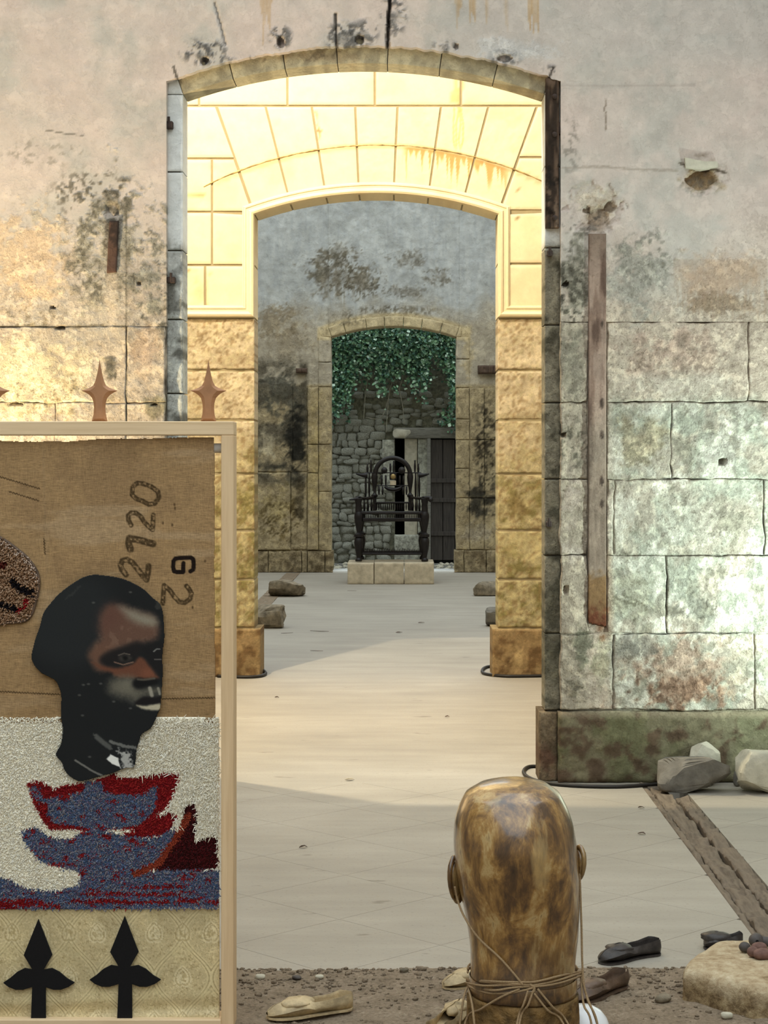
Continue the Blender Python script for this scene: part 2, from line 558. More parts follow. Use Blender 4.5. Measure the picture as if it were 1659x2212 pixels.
M['ebony'] = m_plain('dark_turned_wood', L4(26, 21, 20), 0.35, 18, 0.45, 0.15)
M['cable'] = m_plain('black_cable', L4(36, 32, 28), 0.2, 30, 0.5, 0)
M['burlap'] = m_burlap()
M['print'] = m_vcol('printed_portrait', 0.10, 220, 0.7, 0.05, 0.001)
M['pile'] = m_vcol('tufted_wool', 0.12, 150, 0.95, 0.2)
M['brocade'] = m_vcol('gold_brocade', 0.12, 160, 0.42, 0.35, 0.001, spec=0.5)
M['felt'] = m_plain('black_felt', L4(20, 19, 20), 0.2, 200, 0.95, 0.2)
M['copper'] = m_plain('copper_brown_paint', L4(170, 124, 88), 0.12, 30, 0.55, 0.06)
M['white_tube'] = m_plain('white_tube', L4(225, 225, 220), 0.05, 10, 0.4, 0)
M['head'] = m_head()
M['bark'] = m_plain('log_bark', L4(118, 92, 54), 0.6, 26, 0.7, 0.9, 0.02)
M['twine'] = m_plain('jute_twine', L4(150, 126, 94), 0.3, 300, 0.95, 0.3)
M['tan_leather'] = m_plain('clay_coated_leather', L4(178, 158, 122), 0.42, 22, 0.6, 0.7, 0.01)
M['dark_leather'] = m_plain('blackened_leather', L4(62, 57, 54), 0.4, 30, 0.42, 0.5, 0.006)
M['brown_leather'] = m_plain('brown_leather', L4(96, 78, 64), 0.4, 24, 0.45, 0.5, 0.008)
M['insole'] = m_plain('shoe_lining', L4(60, 50, 42), 0.3, 30, 0.9, 0.2)
M['limestone'] = m_plain('pale_limestone', L4(186, 172, 146), 0.22, 14, 0.9, 0.5, 0.012)
def m_boulder():
    t = NT('soiled_boulder')
    a = t.noise(9, 6, 0.7); b = t.noise(34, 5, 0.7)
    v = t.math('ADD', t.math('MULTIPLY', a, 0.5), t.math('MULTIPLY', b, 0.5))
    c = t.ramp(v, [(0.36, L4(128, 108, 80)), (0.47, L4(168, 148, 118)), (0.56, L4(184, 168, 138)), (0.66, L4(204, 190, 164))])
    sep = t.node('ShaderNodeSeparateXYZ'); t.link(t.pos(), sep.inputs[0])
    zz = t.math('ADD', sep.outputs[2], t.math('MULTIPLY', t.math('SUBTRACT', a, 0.5), 0.09))
    c = t.mix(t.rng(zz, 0.055, 0.10, 0.85, 0.0), c, t.ramp(b, [(0.38, L4(84, 66, 44)), (0.52, L4(128, 106, 74)), (0.66, L4(160, 140, 104))]))
    t.base(c); t.bump(v, 0.9, 0.02)
    return t.fin(0.95, 0.1)
M['boulder'] = m_boulder()
M['grey_rock'] = m_plain('grey_broken_stone', L4(112, 107, 97), 0.28, 13, 0.92, 0.7, 0.015)
M['pale_rock'] = m_plain('pale_broken_stone', L4(186, 180, 160), 0.2, 13, 0.92, 0.6, 0.015)
M['rubble'] = m_plain('courtyard_rubble', L4(164, 164, 150), 0.55, 16, 0.95, 0.9, 0.03)
M['earth_mortar'] = m_plain('earth_mortar', L4(118, 118, 102), 0.5, 14, 0.97, 0.9, 0.04)
M['clay'] = m_plain('reddish_clay', L4(112, 84, 74), 0.3, 40, 0.8, 0.4, 0.006)
M['dark_clay'] = m_plain('dark_grey_clay', L4(78, 72, 68), 0.25, 40, 0.6, 0.3)
M['porcelain'] = m_plain('white_ceramic', L4(236, 238, 240), 0.03, 6, 0.2, 0, spec=0.5)
M['gravel'] = m_plain('courtyard_gravel', L4(118, 116, 108), 0.45, 40, 0.95, 0.8, 0.02)
M['leafmat'] = m_vcol('ivy_leaf', 0.25, 12, 0.42, 0.0, spec=0.4)
M['vine'] = m_plain('dry_vine_stem', L4(150, 146, 128), 0.25, 20, 0.9, 0.2)
M['brown_rock'] = m_plain('brown_rough_stone', L4(128, 117, 98), 0.5, 16, 0.92, 0.7, 0.015)
M['brass'] = m_plain('tarnished_brass', L4(150, 128, 84), 0.3, 40, 0.4, 0.2, metal=0.6)
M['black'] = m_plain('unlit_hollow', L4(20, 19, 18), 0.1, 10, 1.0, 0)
M['render'] = m_plain('side_wall_render', L4(178, 168, 152), 0.12, 3, 0.95, 0.3, 0.02)

# ------------------------------------------------------------------ floor of the rooms
def slabs_obj(name, parts, mat, parent=None, smooth=True):
    a = Acc()
    for p in parts: a.add(*p)
    o = a.obj(name, mat, parent, smooth)
    if smooth: shade_auto(o, 50)
    return o

fl = Acc()
fl.add(*box(-5.5, 5.0, 9.40, 27.62, -0.2, 0.0))
fl.add(*box(-5.5, -2.6, -16.0, 9.40, -0.2, 0.0))
fl.add(*box(2.6, 5.0, -16.0, 9.40, -0.2, 0.0))
fl.add(*box(-2.6, 2.6, -16.0, 5.0, -0.2, -0.005))
floor = fl.obj('floor', M['floor'])
tag(floor, 'pale worn concrete floor running through the three rooms', kind='structure')
jb = Acc(); jb.add(*box(-2.6, 1.20, 5.0, 9.40, -0.2, -0.006)); jb.add(*box(1.41, 2.6, 5.0, 9.40, -0.2, -0.006))
jb.obj('joint_bed', M['joint'], floor)

def clip(P, ax, v, keep_less):
    out = []
    for i in range(len(P)):
        a, b = P[i], P[(i + 1) % len(P)]
        ia = (a[ax] <= v) if keep_less else (a[ax] >= v)
        ib = (b[ax] <= v) if keep_less else (b[ax] >= v)
        if ia: out.append(a)
        if ia != ib:
            t = (v - a[ax]) / (b[ax] - a[ax])
            out.append((a[0] + t * (b[0] - a[0]), a[1] + t * (b[1] - a[1])))
    return out

S2 = 0.7071
for (rx0, rx1) in ((-2.6, 1.205), (1.405, 2.6)):
    for i in range(-14, 15):
        for j in range(-14, 15):
            # X-Y = -6.11 + .707 i ; X+Y = 6.37 + .707 j
            c0 = -6.11 + S2 * i; d0 = 6.37 + S2 * j
            g = 0.0013
            q = []
            for (cc, dd) in ((c0 + g, d0 + g), (c0 + S2 - g, d0 + g), (c0 + S2 - g, d0 + S2 - g), (c0 + g, d0 + S2 - g)):
                q.append(((cc + dd) / 2, (dd - cc) / 2))
            for ax, v, kl in ((0, rx0, False), (0, rx1, True), (1, 5.0, False), (1, 9.40, True)):
                if len(q) >= 3: q = clip(q, ax, v, kl)
            if len(q) < 3: continue
            A = 0.5 * sum(q[k][0] * q[(k + 1) % len(q)][1] - q[(k + 1) % len(q)][0] * q[k][1] for k in range(len(q)))
            if abs(A) < 0.004: continue
            if A < 0: q = q[::-1]
            n = len(q)
            V = [(x, y, 0.0) for x, y in q] + [(x, y, -0.02) for x, y in q]
            Fc = [list(range(n))] + [(k, k + n, (k + 1) % n + n, (k + 1) % n) for k in range(n)]
            Acc().add(V, Fc).obj('floor_tile', M['floor'], floor)

# ------------------------------------------------------------------ front wall (first archway)
Y1, S1 = 9.42, 4000 / 9.42
def X1(px): return (px - VX) / S1
def Z1(py): return H - (py - VY) / S1

HOLES1 = [(1516, 386, 34, 24, .07), (1318, 446, 13, 12, .05), (1268, 452, 10, 10, .04), (1290, 470, 24, 26, .03),
          (1560, 996, 8, 9, .05), (441, 131, 10, 8, .05), (607, 90, 8, 11, .05), (776, 85, 10, 10, .05), (1221, 614, 8, 7, .04),
          (240, 456, 19, 20, .02), (113, 664, 6, 4, .03), (130, 708, 12, 4, .03), (33, 873, 18, 5, .03), (1216, 941, 9, 6, .04),
          (300, 613, 6, 5, .03), (1090, 126, 16, 8, .03), (985, 100, 6, 7, .03), (1222, 1275, 8, 9, .03), (333, 874, 6, 3, .03)]

def disp1(X, Z):
    px = VX + X * S1; py = VY - (Z - H) * S1
    d = np.zeros(px.size)
    n = (fbm(px / 14, py / 14, 3, 3) - .5)
    for cx, cy, rx, ry, dp in HOLES1:
        r = np.hypot((px - cx) / rx, (py - cy) / ry) + n * 0.7
        d += dp * (1 - sm(0.72, 1.02, r))
    # plaster broken away round the post head, shallow
    r = np.hypot((px - 1283) / 64, (py - 448) / 52) + n * 0.9
    d += 0.014 * (1 - sm(0.85, 1.0, r))
    r = np.hypot((px - 1515) / 56, (py - 378) / 40) + n * 0.9
    d += 0.008 * (1 - sm(0.85, 1.0, r))
    # crack above the keystone
    d += 0.03 * (1 - sm(1.6, 4.2, dist_line(px + n * 6, py, [(845, -40), (838, 60), (837, 118)])))
    d += 0.012 * (1 - sm(1.2, 3.6, dist_line(px + n * 4, py, [(463, 8), (478, 60), (486, 96)])))
    d += 0.012 * (1 - sm(1.2, 3.4, dist_line(px + n * 4, py, [(724, 30), (727, 100)])))
    low = sm(420, 760, py)
    d += (fbm(px / 40, py / 40, 4, 8) - .5) * 0.016 * (0.25 + low) + (fbm(px / 11, py / 11, 3, 9) - .5) * 0.010 * low
    return d

def paint1(X, Z):
    px = VX + X * S1; py = VY - (Z - H) * S1
    p = Paint(px, py, (196, 182, 170), 0.10, 1.0, 1)
    p.mix((202, 184, 172), sm(.5, .72, p.n1) * .7)
    p.mix((174, 170, 160), sm(.52, .32, p.n1) * .0 + (1 - sm(.3, .5, p.n1)) * .6)
    p.mix((176, 172, 164), sm(900, 1000, px) * (1 - sm(100, 170, py)) * .5)
    # weathering grows downwards
    wz = sm(430, 760, py + (p.n1 - .5) * 260)
    p.mix((168, 154, 134), wz * .75, 0.95)
    rt = sm(1300, 1340, px) * sm(830, 900, py)
    p.mix((150, 146, 130), rt * .55)
    p.mix((148, 150, 134), rt * sm(.42, .58, fbm(px / 70, py / 70, 5, 44)) * .85)
    p.mix((196, 192, 176), rt * sm(.52, .60, fbm(px / 34, py / 34, 5, 46)) * .7)
    p.mix((120, 116, 100), rt * sm(.56, .64, fbm(px / 26, py / 40, 5, 47)) * .6)
    # ---- left of the arch
    p.blob(60, 560, 130, 110, (205, 176, 142), .7, .7, 1.2)
    p.blob(60, 820, 170, 110, (212, 196, 158), .6, .9)
    p.blob(250, 560, 120, 170, (158, 150, 134), .75, .95, 1.1)
    p.blob(250, 520, 95, 110, (146, 140, 126), .7, .95, 1.3)
    p.blob(235, 440, 60, 40, (120, 114, 100), .8, .9, 1.4)
    p.speck(200, 420, 110, 70, (96, 90, 78), .75, .50)
    p.speck(240, 560, 120, 120, (104, 98, 84), .8, .50, .9)
    p.speck(330, 640, 60, 120, (92, 88, 76), .8, .49, .9)
    p.blob(320, 600, 50, 90, (140, 136, 124), .7, .9)
    p.blob(310, 760, 36, 70, (184, 158, 134), .6, .8)
    p.blob(335, 880, 36, 30, (120, 112, 88), .7, .9)
    p.speck(100, 330, 110, 40, (130, 122, 108), .5, .55)
    p.speck(80, 680, 110, 30, (110, 100, 80), .55, .53)
    p.speck(120, 860, 160, 70, (120, 106, 78), .55, .54, .9)
    p.line([(273, 440), (274, 560), (273, 930)], 2.4, (96, 90, 76), .7, .3)
    p.line([(-80, 707), (60, 704), (120, 708), (220, 704), (275, 706)], 3.2, (98, 88, 70), .8, .8)
    p.line([(100, 281), (150, 290), (180, 292)], 2.2, (110, 104, 94), .8)
    p.blob(75, 470, 14, 20, (160, 150, 134), .8, .6)
    p.blob(238, 795, 14, 30, (84, 80, 70), .8, .9, 1.2)
    p.blob(240, 640, 16, 110, (198, 180, 158), .6, .5)
    p.blob(245, 500, 26, 75, (92, 82, 72), .6, .9, 1.1)
    # ---- above the arch
    for cx, cy, rx, ry, k in ((440, 112, 60, 34, .9), (606, 80, 30, 30, .8), (740, 80, 45, 40, .8), (785, 70, 40, 34, .7), (850, 30, 34, 60, .7),
                              (1090, 122, 46, 22, .8), (1190, 160, 24, 24, .8), (500, 130, 60, 16, .6), (960, 100, 40, 16, .5)):
        p.speck(cx, cy, rx, ry, (86, 84, 82), k, .47, .8)
        p.blob(cx, cy + 8, rx * .5, ry * .4, (120, 116, 110), .5, .8, 1.5)
    p.blob(1120, 105, 90, 34, (190, 188, 184), .7, .4)
    for x0, x1, y1, k in ((560, 590, 92, .55), (980, 1000, 80, .6), (1012, 1030, 84, .65), (1046, 1056, 80, .4), (1088, 1098, 76, .45), (1138, 1166, 78, .75)):
        p.drip(x0, x1, -60, y1, (172, 136, 88), k)
    p.line([(845, -40), (838, 60), (837, 118)], 5, (40, 34, 28), 1, .5)
    p.line([(724, 30), (727, 100)], 4, (74, 68, 60), .9, .3)
    p.line([(463, 8), (478, 60), (486, 96)], 4, (150, 144, 136), .7, .3)
    p.line([(375, 145), (392, 200)], 4, (70, 64, 54), .9, .3)
    p.line([(1183, 172), (1196, 145)], 3.5, (50, 42, 36), .9, .3)
    # ---- right of the arch
    p.line([(1210, 184), (1330, 186), (1500, 183)], 4, (168, 156, 146), .6, .6)
    p.line([(1215, 362), (1300, 360), (1370, 366), (1462, 368)], 3.5, (148, 136, 122), .6, .8)
    p.line([(1307, 215), (1308, 282)], 2.5, (110, 96, 80), .7, .8)
    p.speck(1232, 300, 22, 60, (116, 108, 98), .6, .50)
    p.speck(1225, 350, 34, 30, (140, 134, 124), .7, .5)
    p.blob(1282, 440, 56, 42, (196, 184, 164), .75, .6)
    p.blob(1286, 466, 34, 40, (150, 130, 108), .7, .7)
    p.speck(1262, 480, 60, 40, (110, 104, 96), .7, .52)
    p.blob(1516, 388, 42, 32, (176, 152, 118), .8, .6)
    p.line([(1470, 352), (1500, 365), (1545, 366), (1566, 372)], 4, (70, 60, 46), .8, .5)
    p.speck(1510, 400, 60, 34, (150, 144, 134), .6, .5)
    p.blob(1380, 610, 80, 110, (150, 147, 136), .75, .8, 1.0)
    p.blob(1240, 610, 34, 130, (122, 118, 104), .8, .95, 1.1)
    p.speck(1235, 640, 40, 130, (74, 70, 60), .8, .49, .9)
    p.speck(1390, 560, 80, 70, (126, 122, 110), .6, .5)
    p.blob(1560, 600, 100, 60, (182, 156, 132), .6, .5)
    p.blob(1570, 655, 110, 34, (136, 118, 98), .75, .85, 1.3)
    p.drip(1455, 1659, 560, 690, (156, 130, 106), .40)
    p.blob(1450, 760, 120, 60, (178, 154, 136), .7, .8)
    p.speck(1480, 770, 160, 60, (126, 112, 98), .7, .5, .9)
    p.blob(1500, 830, 140, 26, (180, 172, 156), .6, .8)
    p.blob(1390, 950, 60, 75, (150, 138, 112), .7, .9)
    p.speck(1380, 960, 70, 70, (110, 104, 86), .6, .5)
    p.speck(1555, 940, 110, 90, (126, 122, 110), .6, .53, 1)
    p.blob(1560, 980, 60, 40, (188, 184, 170), .6, .7)
    p.blob(1480, 1120, 120, 70, (170, 166, 150), .6, .8)
    p.speck(1500, 1120, 150, 80, (118, 112, 98), .6, .54, 1)
    p.blob(1370, 1290, 60, 60, (146, 144, 124), .7, .8)
    p.line([(1325, 1290), (1350, 1300), (1372, 1306)], 5, (86, 82, 66), .7, 1)
    p.line([(1345, 1285), (1375, 1298), (1395, 1310)], 4, (86, 82, 66), .6, 1)
    p.speck(1500, 1310, 60, 50, (96, 94, 84), .6, .50, .9)
    p.blob(1500, 1310, 18, 30, (120, 118, 106), .6, .9)
    p.blob(1470, 1450, 170, 80, (140, 116, 98), .75, .95)
    p.blob(1460, 1490, 110, 40, (128, 98, 78), .6, 1, 1.3)
    p.blob(1370, 1400, 50, 34, (112, 108, 98), .8, .9)
    p.speck(1450, 1480, 140, 60, (90, 70, 56), .6, .51, 1)
    p.blob(1595, 1430, 40, 80, (166, 158, 138), .6, .9)
    # jamb column beside the arch
    jc = (1 - sm(1262, 1274, px)) * sm(690, 700, py) * sm(1195, 1205, px)
    p.mix((150, 140, 122), jc * .7, .8)
    p.blob(1238, 800, 26, 90, (112, 108, 94), jc.max() * .5, .9)
    p.blob(1235, 1070, 24, 80, (170, 156, 142), .6, .7)
    p.speck(1240, 960, 40, 70, (80, 76, 64), .7, .5)
    p.blob(1240, 1190, 26, 30, (184, 172, 158), .7, .6)
    p.blob(1250, 1400, 40, 44, (92, 92, 76), .7, .9, 1.3)
    p.blob(1245, 1490, 34, 36, (88, 82, 68), .7, .9, 1.3)
    p.blob(1300, 1430, 26, 60, (146, 142, 116), .6, .8)
    p.line([(1305, 1200), (1310, 1370)], 22, (138, 116, 94), .5, 1)
    p.blob(1300, 1330, 14, 50, (118, 70, 42), .7, .9)
    # plinth: moss and earth
    pl = sm(1532, 1540, py)
    p.mix((106, 99, 76), pl * .92, .32)
    p.blob(1300, 1600, 130, 40, (98, 98, 56), pl.max() * .0, .9)
    m = pl * sm(.46, .62, p.n1)
    p.mix((92, 92, 64), m * .6)
    p.mix((126, 124, 98), pl * sm(1500, 1640, px) * .6)
    p.mix((84, 66, 52), pl * (1 - sm(.34, .5, p.n2)) * .8)
    p.mix((132, 120, 98), pl * (1 - sm(1540, 1556, py)) * .6)
    return p.out(.06)

def paint_jamb1(X, Z):
    px = VX + X * S1; py = VY - (Z - H) * S1
    p = Paint(px, py, (210, 210, 205), 0.12, 1.0, 5)
    left = px < 800
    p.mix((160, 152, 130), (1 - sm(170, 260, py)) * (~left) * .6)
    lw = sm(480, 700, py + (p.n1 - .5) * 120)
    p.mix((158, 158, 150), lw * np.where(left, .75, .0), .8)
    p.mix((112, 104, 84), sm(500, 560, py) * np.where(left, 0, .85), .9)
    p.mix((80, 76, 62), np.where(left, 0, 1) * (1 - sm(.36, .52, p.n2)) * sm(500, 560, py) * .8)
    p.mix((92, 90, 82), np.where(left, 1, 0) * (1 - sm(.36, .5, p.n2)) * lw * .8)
    p.blob(1190, 1430, 40, 60, (90, 86, 70), .6, .9)
    pl = sm(1532, 1540, py)
    p.mix((104, 88, 68), pl * .85, .9)
    p.blob(1180, 1640, 30, 40, (84, 58, 46), .7, .9)
    return p.out(.08)

def paint_arch1(X, Z):
    px = VX + X * S1; py = VY - (Z - H) * S1
    p = Paint(px, py, (182, 170, 140), 0.3, 1.0, 6)
    p.mix((150, 140, 116), (1 - sm(.38, .52, p.n2)) * .7)
    p.blob(700, 118, 120, 14, (150, 132, 104), .6, .6)
    p.speck(600, 112, 200, 20, (104, 94, 78), .6, .52)
    return p.out(.06)

XC1, RT, CZ1 = -0.195, 2.80, 0.868
RO = 2.877
AT, AO = math.asin(.925 / RT), math.asin(1.0035 / RO)
XL, XR = XC1 - 1.0035, XC1 + 1.0035
def ragged(f, amp, seed):
    def g(u):
        x, z = f(u)
        return x, z + (fbm(x * 26, x * 3, 5, seed) - .4) * amp
    return g
arc_out = arc(XC1, CZ1, RO, -AO, AO)
parts = []
parts.append(slab(ragged(arc_out, .022, 4), seg((XL, 4.2), (XR, 4.2)), Y1, .255, .0085, disp1, paint1, 0))
parts.append(slab(*rect(-2.25, XL, Z1(705), 4.2), Y1, .255, .0085, disp1, paint1, 0))
parts.append(slab(*rect(XR, 2.05, Z1(695), 4.2), Y1, .255, .0085, disp1, paint1, 0))
for r in ((-5.5, -2.25, 0, 4.2), (2.05, 5.0, 0, 4.2), (-5.5, 5.0, 4.2, 8.2)):
    parts.append(slab(*rect(*r), Y1, .255, .09, None, paint1, 0))
wall_front = slabs_obj('wall_front', parts, M['wall'])
tag(wall_front, 'weathered plaster wall with the nearest archway, rough stone blocks showing below', kind='structure')

bed = Acc()
bedp = []
def paint_bed(X, Z):
    c = paint1(X, Z); c[:, :3] *= (.25 + .75 * sm(.40, .60, fbm(X * 7, Z * 7, 4, 77)))[:, None]; return c
for r in ((-2.25, XL - .002, 0, Z1(705)), (XR + .002, 2.05, 0, Z1(695))):
    bedp.append(slab(*rect(*r), Y1 + .013, .238, .02, disp1, paint_bed, 0))
slabs_obj('mortar_bed', bedp, M['wall'], wall_front)
bed.add(*box(XL - .05, XC1 - .94, Y1 + .062, Y1 + .25, 0, 3.5))
bed.add(*box(XC1 + .94, XR + .05, Y1 + .062, Y1 + .25, 0, 3.5))
bed.obj('joint_bed', M['dark_joint'], wall_front)

def stone(parent, bot, top, Yf, thick, res, paint, mat, bev=.01, rough=.008, seed=0, name='stone', disp=None, wob=0.0):
    P, Fc, col = slab(bot, top, Yf, thick, res, disp, paint, bev, rough, seed, wob=wob)
    o = new_obj(name, make_mesh(name, P, Fc, mat, col, True), parent)
    return shade_auto(o, 55)

def row1(xs, y0, y1, seed, g=.9, Yf=Y1):
    for k in range(len(xs) - 1):
        a, b = xs[k], xs[k + 1]
        j = random.uniform(-.004, .004)
        stone(wall_front, *rect(X1(a + g), X1(b - g), Z1(y1 - g), Z1(y0 + g)), Yf + j, .05, .010, paint1, M['wall'], .006, .006, seed + k, disp=disp1, wob=.012)

row1([-80, 272, 358], 705, 870, 100, .45); row1([-80, 120, 272, 358], 870, 1035, 110, .5); row1([-80, 40, 272, 358], 1035, 1200, 120, .6)
row1([-80, 150, 272, 358], 1200, 1368, 130); row1([-80, 60, 272, 358], 1368, 1535, 140)
row1([1210, 1270], 695, 868, 200); row1([1310, 1617, 1735], 695, 868, 201)
row1([1210, 1270], 868, 1035, 210); row1([1310, 1450, 1735], 868, 1035, 211, 1.1)
row1([1210, 1270], 1035, 1200, 220); row1([1310, 1325, 1650, 1735], 1035, 1200, 221)
row1([1210, 1270], 1200, 1368, 230); row1([1310, 1440, 1735], 1200, 1368, 231, 1.6)
row1([1210, 1325, 1630, 1735], 1368, 1535, 240, 1.2)
stone(wall_front, *rect(X1(1270), X1(1310), Z1(1372), Z1(700)), Y1 + .008, .04, .03, paint1, M['wall'], .002, .004, 9)
stone(wall_front, *rect(X1(1205), X1(1735), 0, Z1(1537)), Y1 - .022, .08, .012, paint1, M['wall'], .02, .016, 300, 'plinth_stone', wob=.006)
stone(wall_front, *rect(X1(-80), X1(363), 0, Z1(1537)), Y1 - .022, .08, .03, paint1, M['wall'], .02, .016, 301, 'plinth_stone')

YR = 9.47                                       # the rebate
lj = [200, 371, 541, 690, 850, 1020, 1190, 1365, 1535]
rj = [196, 360, 535, 702, 870, 1035, 1200, 1368, 1535]
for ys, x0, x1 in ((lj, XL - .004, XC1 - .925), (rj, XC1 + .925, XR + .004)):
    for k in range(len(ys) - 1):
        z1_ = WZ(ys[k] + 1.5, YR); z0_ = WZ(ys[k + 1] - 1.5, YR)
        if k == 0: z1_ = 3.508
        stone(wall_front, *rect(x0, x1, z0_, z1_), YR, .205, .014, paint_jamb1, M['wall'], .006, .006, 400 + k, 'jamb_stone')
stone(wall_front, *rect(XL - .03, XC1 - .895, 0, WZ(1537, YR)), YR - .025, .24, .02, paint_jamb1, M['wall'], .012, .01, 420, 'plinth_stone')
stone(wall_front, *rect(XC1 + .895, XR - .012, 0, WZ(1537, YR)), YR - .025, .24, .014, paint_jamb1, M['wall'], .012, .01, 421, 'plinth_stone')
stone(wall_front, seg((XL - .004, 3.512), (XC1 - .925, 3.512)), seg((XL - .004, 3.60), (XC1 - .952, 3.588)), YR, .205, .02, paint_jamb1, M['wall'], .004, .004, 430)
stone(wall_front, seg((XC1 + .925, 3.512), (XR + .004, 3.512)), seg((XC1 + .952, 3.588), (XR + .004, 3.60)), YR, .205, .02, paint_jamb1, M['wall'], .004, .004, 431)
vb = [-AT] + [math.asin(((p - VX) * YR / F - XC1) / RT) for p in (504, 616, 729, 837, 950, 1067)] + [AT]
for k in range(len(vb) - 1):
    g = .0016
    stone(wall_front, arc(XC1, CZ1, RT, vb[k] + g / 2, vb[k + 1] - g / 2), arc(XC1, CZ1, RO + .05, vb[k] + g / 2, vb[k + 1] - g / 2),
          YR + random.uniform(-.001, .001), .205, .016, paint_arch1, M['wall'], .0025, .004, 440 + k, 'voussoir')
ab = Acc()
P_, F_, c_ = slab(arc(XC1, CZ1, RT + .003, -AT, AT), arc(XC1, CZ1, RO + .05, -AT, AT), YR + .004, .198, .05, None, None, 0)
ab.add(P_, F_).obj('arch_joint_bed', M['dark_joint'], wall_front)
# iron hinge lugs let into the rebate
for (px, py, w, h) in ((366, 272, 9, 8), (371, 606, 9, 7), (1207, 284, 10, 8), (1187, 548, 6, 6), (1185, 1132, 6, 6)):
    a = Acc(); a.add(*box(WX(px - w, YR), WX(px + w, YR), YR - .035, YR + .02, WZ(py + h, YR), WZ(py - h, YR), .004))
    a.add(*tube([(WX(px, YR), YR - .03, WZ(py + h * .6, YR)), (WX(px, YR), YR - .03, WZ(py - h * 2.2, YR))], .007, 8))
    a.obj('hinge_lug', M['iron'], wall_front)

# stone lip over the broken socket
lipx = [(1478, 342), (1520, 350), (1548, 350), (1550, 362), (1515, 368), (1480, 364)]
lp = [(X1(x), Z1(y)) for x, y in lipx][::-1]
o = Acc().add(*prism(lp, Y1 - .022, Y1 + .03)).obj('stone_lip', M['pale_rock'], wall_front)

# rotten timber left in the right rebate
def paint_wood(X, Z):
    px = VX + X * S1; py = VY - (Z - H) * S1
    p = Paint(px, py, (92, 74, 60), .15, 1.0, 31)
    p.mix((40, 32, 26), sm(.5, .62, p.n4) * .8); p.mix((128, 108, 90), (1 - sm(.36, .48, p.n4)) * .7)
    p.speck(1195, 400, 30, 120, (26, 22, 18), .7, .5)
    return p.out(.1)
o = stone(None, *rect(WX(1179, 9.43), WX(1208, 9.43), WZ(492, 9.43), WZ(168, 9.43)), 9.425, .055, .008, paint_wood, M['wall'], .006, .012, 50, 'timber_post')
tag(o, 'dark rotten timber door post left in the upper right of the nearest arch', 'timber post')
for py in (208, 290, 470):
    a = Acc(); a.add(*lathe([(.012, 0), (.014, .004), (.010, .014), (.004, .018)], 8)); b = a.obj('bolt', M['iron'], o)
    b.location = (WX(1198, 9.42), 9.424, WZ(py, 9.42)); b.rotation_euler = (math.radians(90), 0, 0)

# flush rusty rail to the right of the arch
def paint_rail(X, Z):
    px = VX + X * S1; py = VY - (Z - H) * S1
    p = Paint(px, py, (128, 106, 92), .25, 1.0, 33)
    p.mix((86, 68, 58), sm(.52, .64, p.n4) * .8); p.mix((162, 142, 126), (1 - sm(.34, .46, p.n4)) * .6)
    p.mix((132, 122, 106), sm(860, 960, py) * .55)
    p.mix((112, 96, 82), (1 - sm(520, 600, py)) * .5)
    p.mix((110, 82, 50), sm(1225, 1255, py + (p.n3 - .5) * 40) * .8)
    p.mix((88, 48, 32), sm(1300, 1340, py + (p.n3 - .5) * 60) * .85)
    for y in (700, 870, 940, 1040, 1090):
        p.blob(1300, y, 5, 14, (54, 44, 38), .8, .8, .6)
    return p.out(.1)
o = stone(None, lambda u: (X1(1270 + 39 * u), Z1(1366 - 22 * fbm(u * 5 + 3, u * 0, 3, 6) - 16 * (1 - u))), seg((X1(1271), Z1(505)), (X1(1309), Z1(505))), Y1 - .014, .03, .010, paint_rail, M['wall'], .006, .006, 60, 'rusty_rail')
tag(o, 'long rusty brown rail set upright in the wall right of the nearest arch', 'rail')
def paint_strap(X, Z):
    px = VX + X * S1; py = VY - (Z - H) * S1
    p = Paint(px, py, (84, 64, 54), .2, 1.0, 35); p.mix((46, 38, 34), sm(.5, .6, p.n2) * .8)
    return p.out(.1)
o = stone(None, seg((X1(231), Z1(590)), (X1(252), Z1(588))), seg((X1(237), Z1(478)), (X1(257), Z1(478))), Y1 - .016, .03, .012, paint_strap, M['wall'], .005, .008, 61, 'iron_strap')
tag(o, 'short rusty iron strap sunk in the wall left of the nearest arch', 'iron strap')

# ------------------------------------------------------------------ middle wall (second archway)
Y2, S2_ = 14.09, 4000 / 14.09
def X2(px): return (px - VX) / S2_
def Z2(py): return H - (py - VY) / S2_
XL2, XR2, XC2, CZ2 = -1.1205, .7294, -.1955, .869

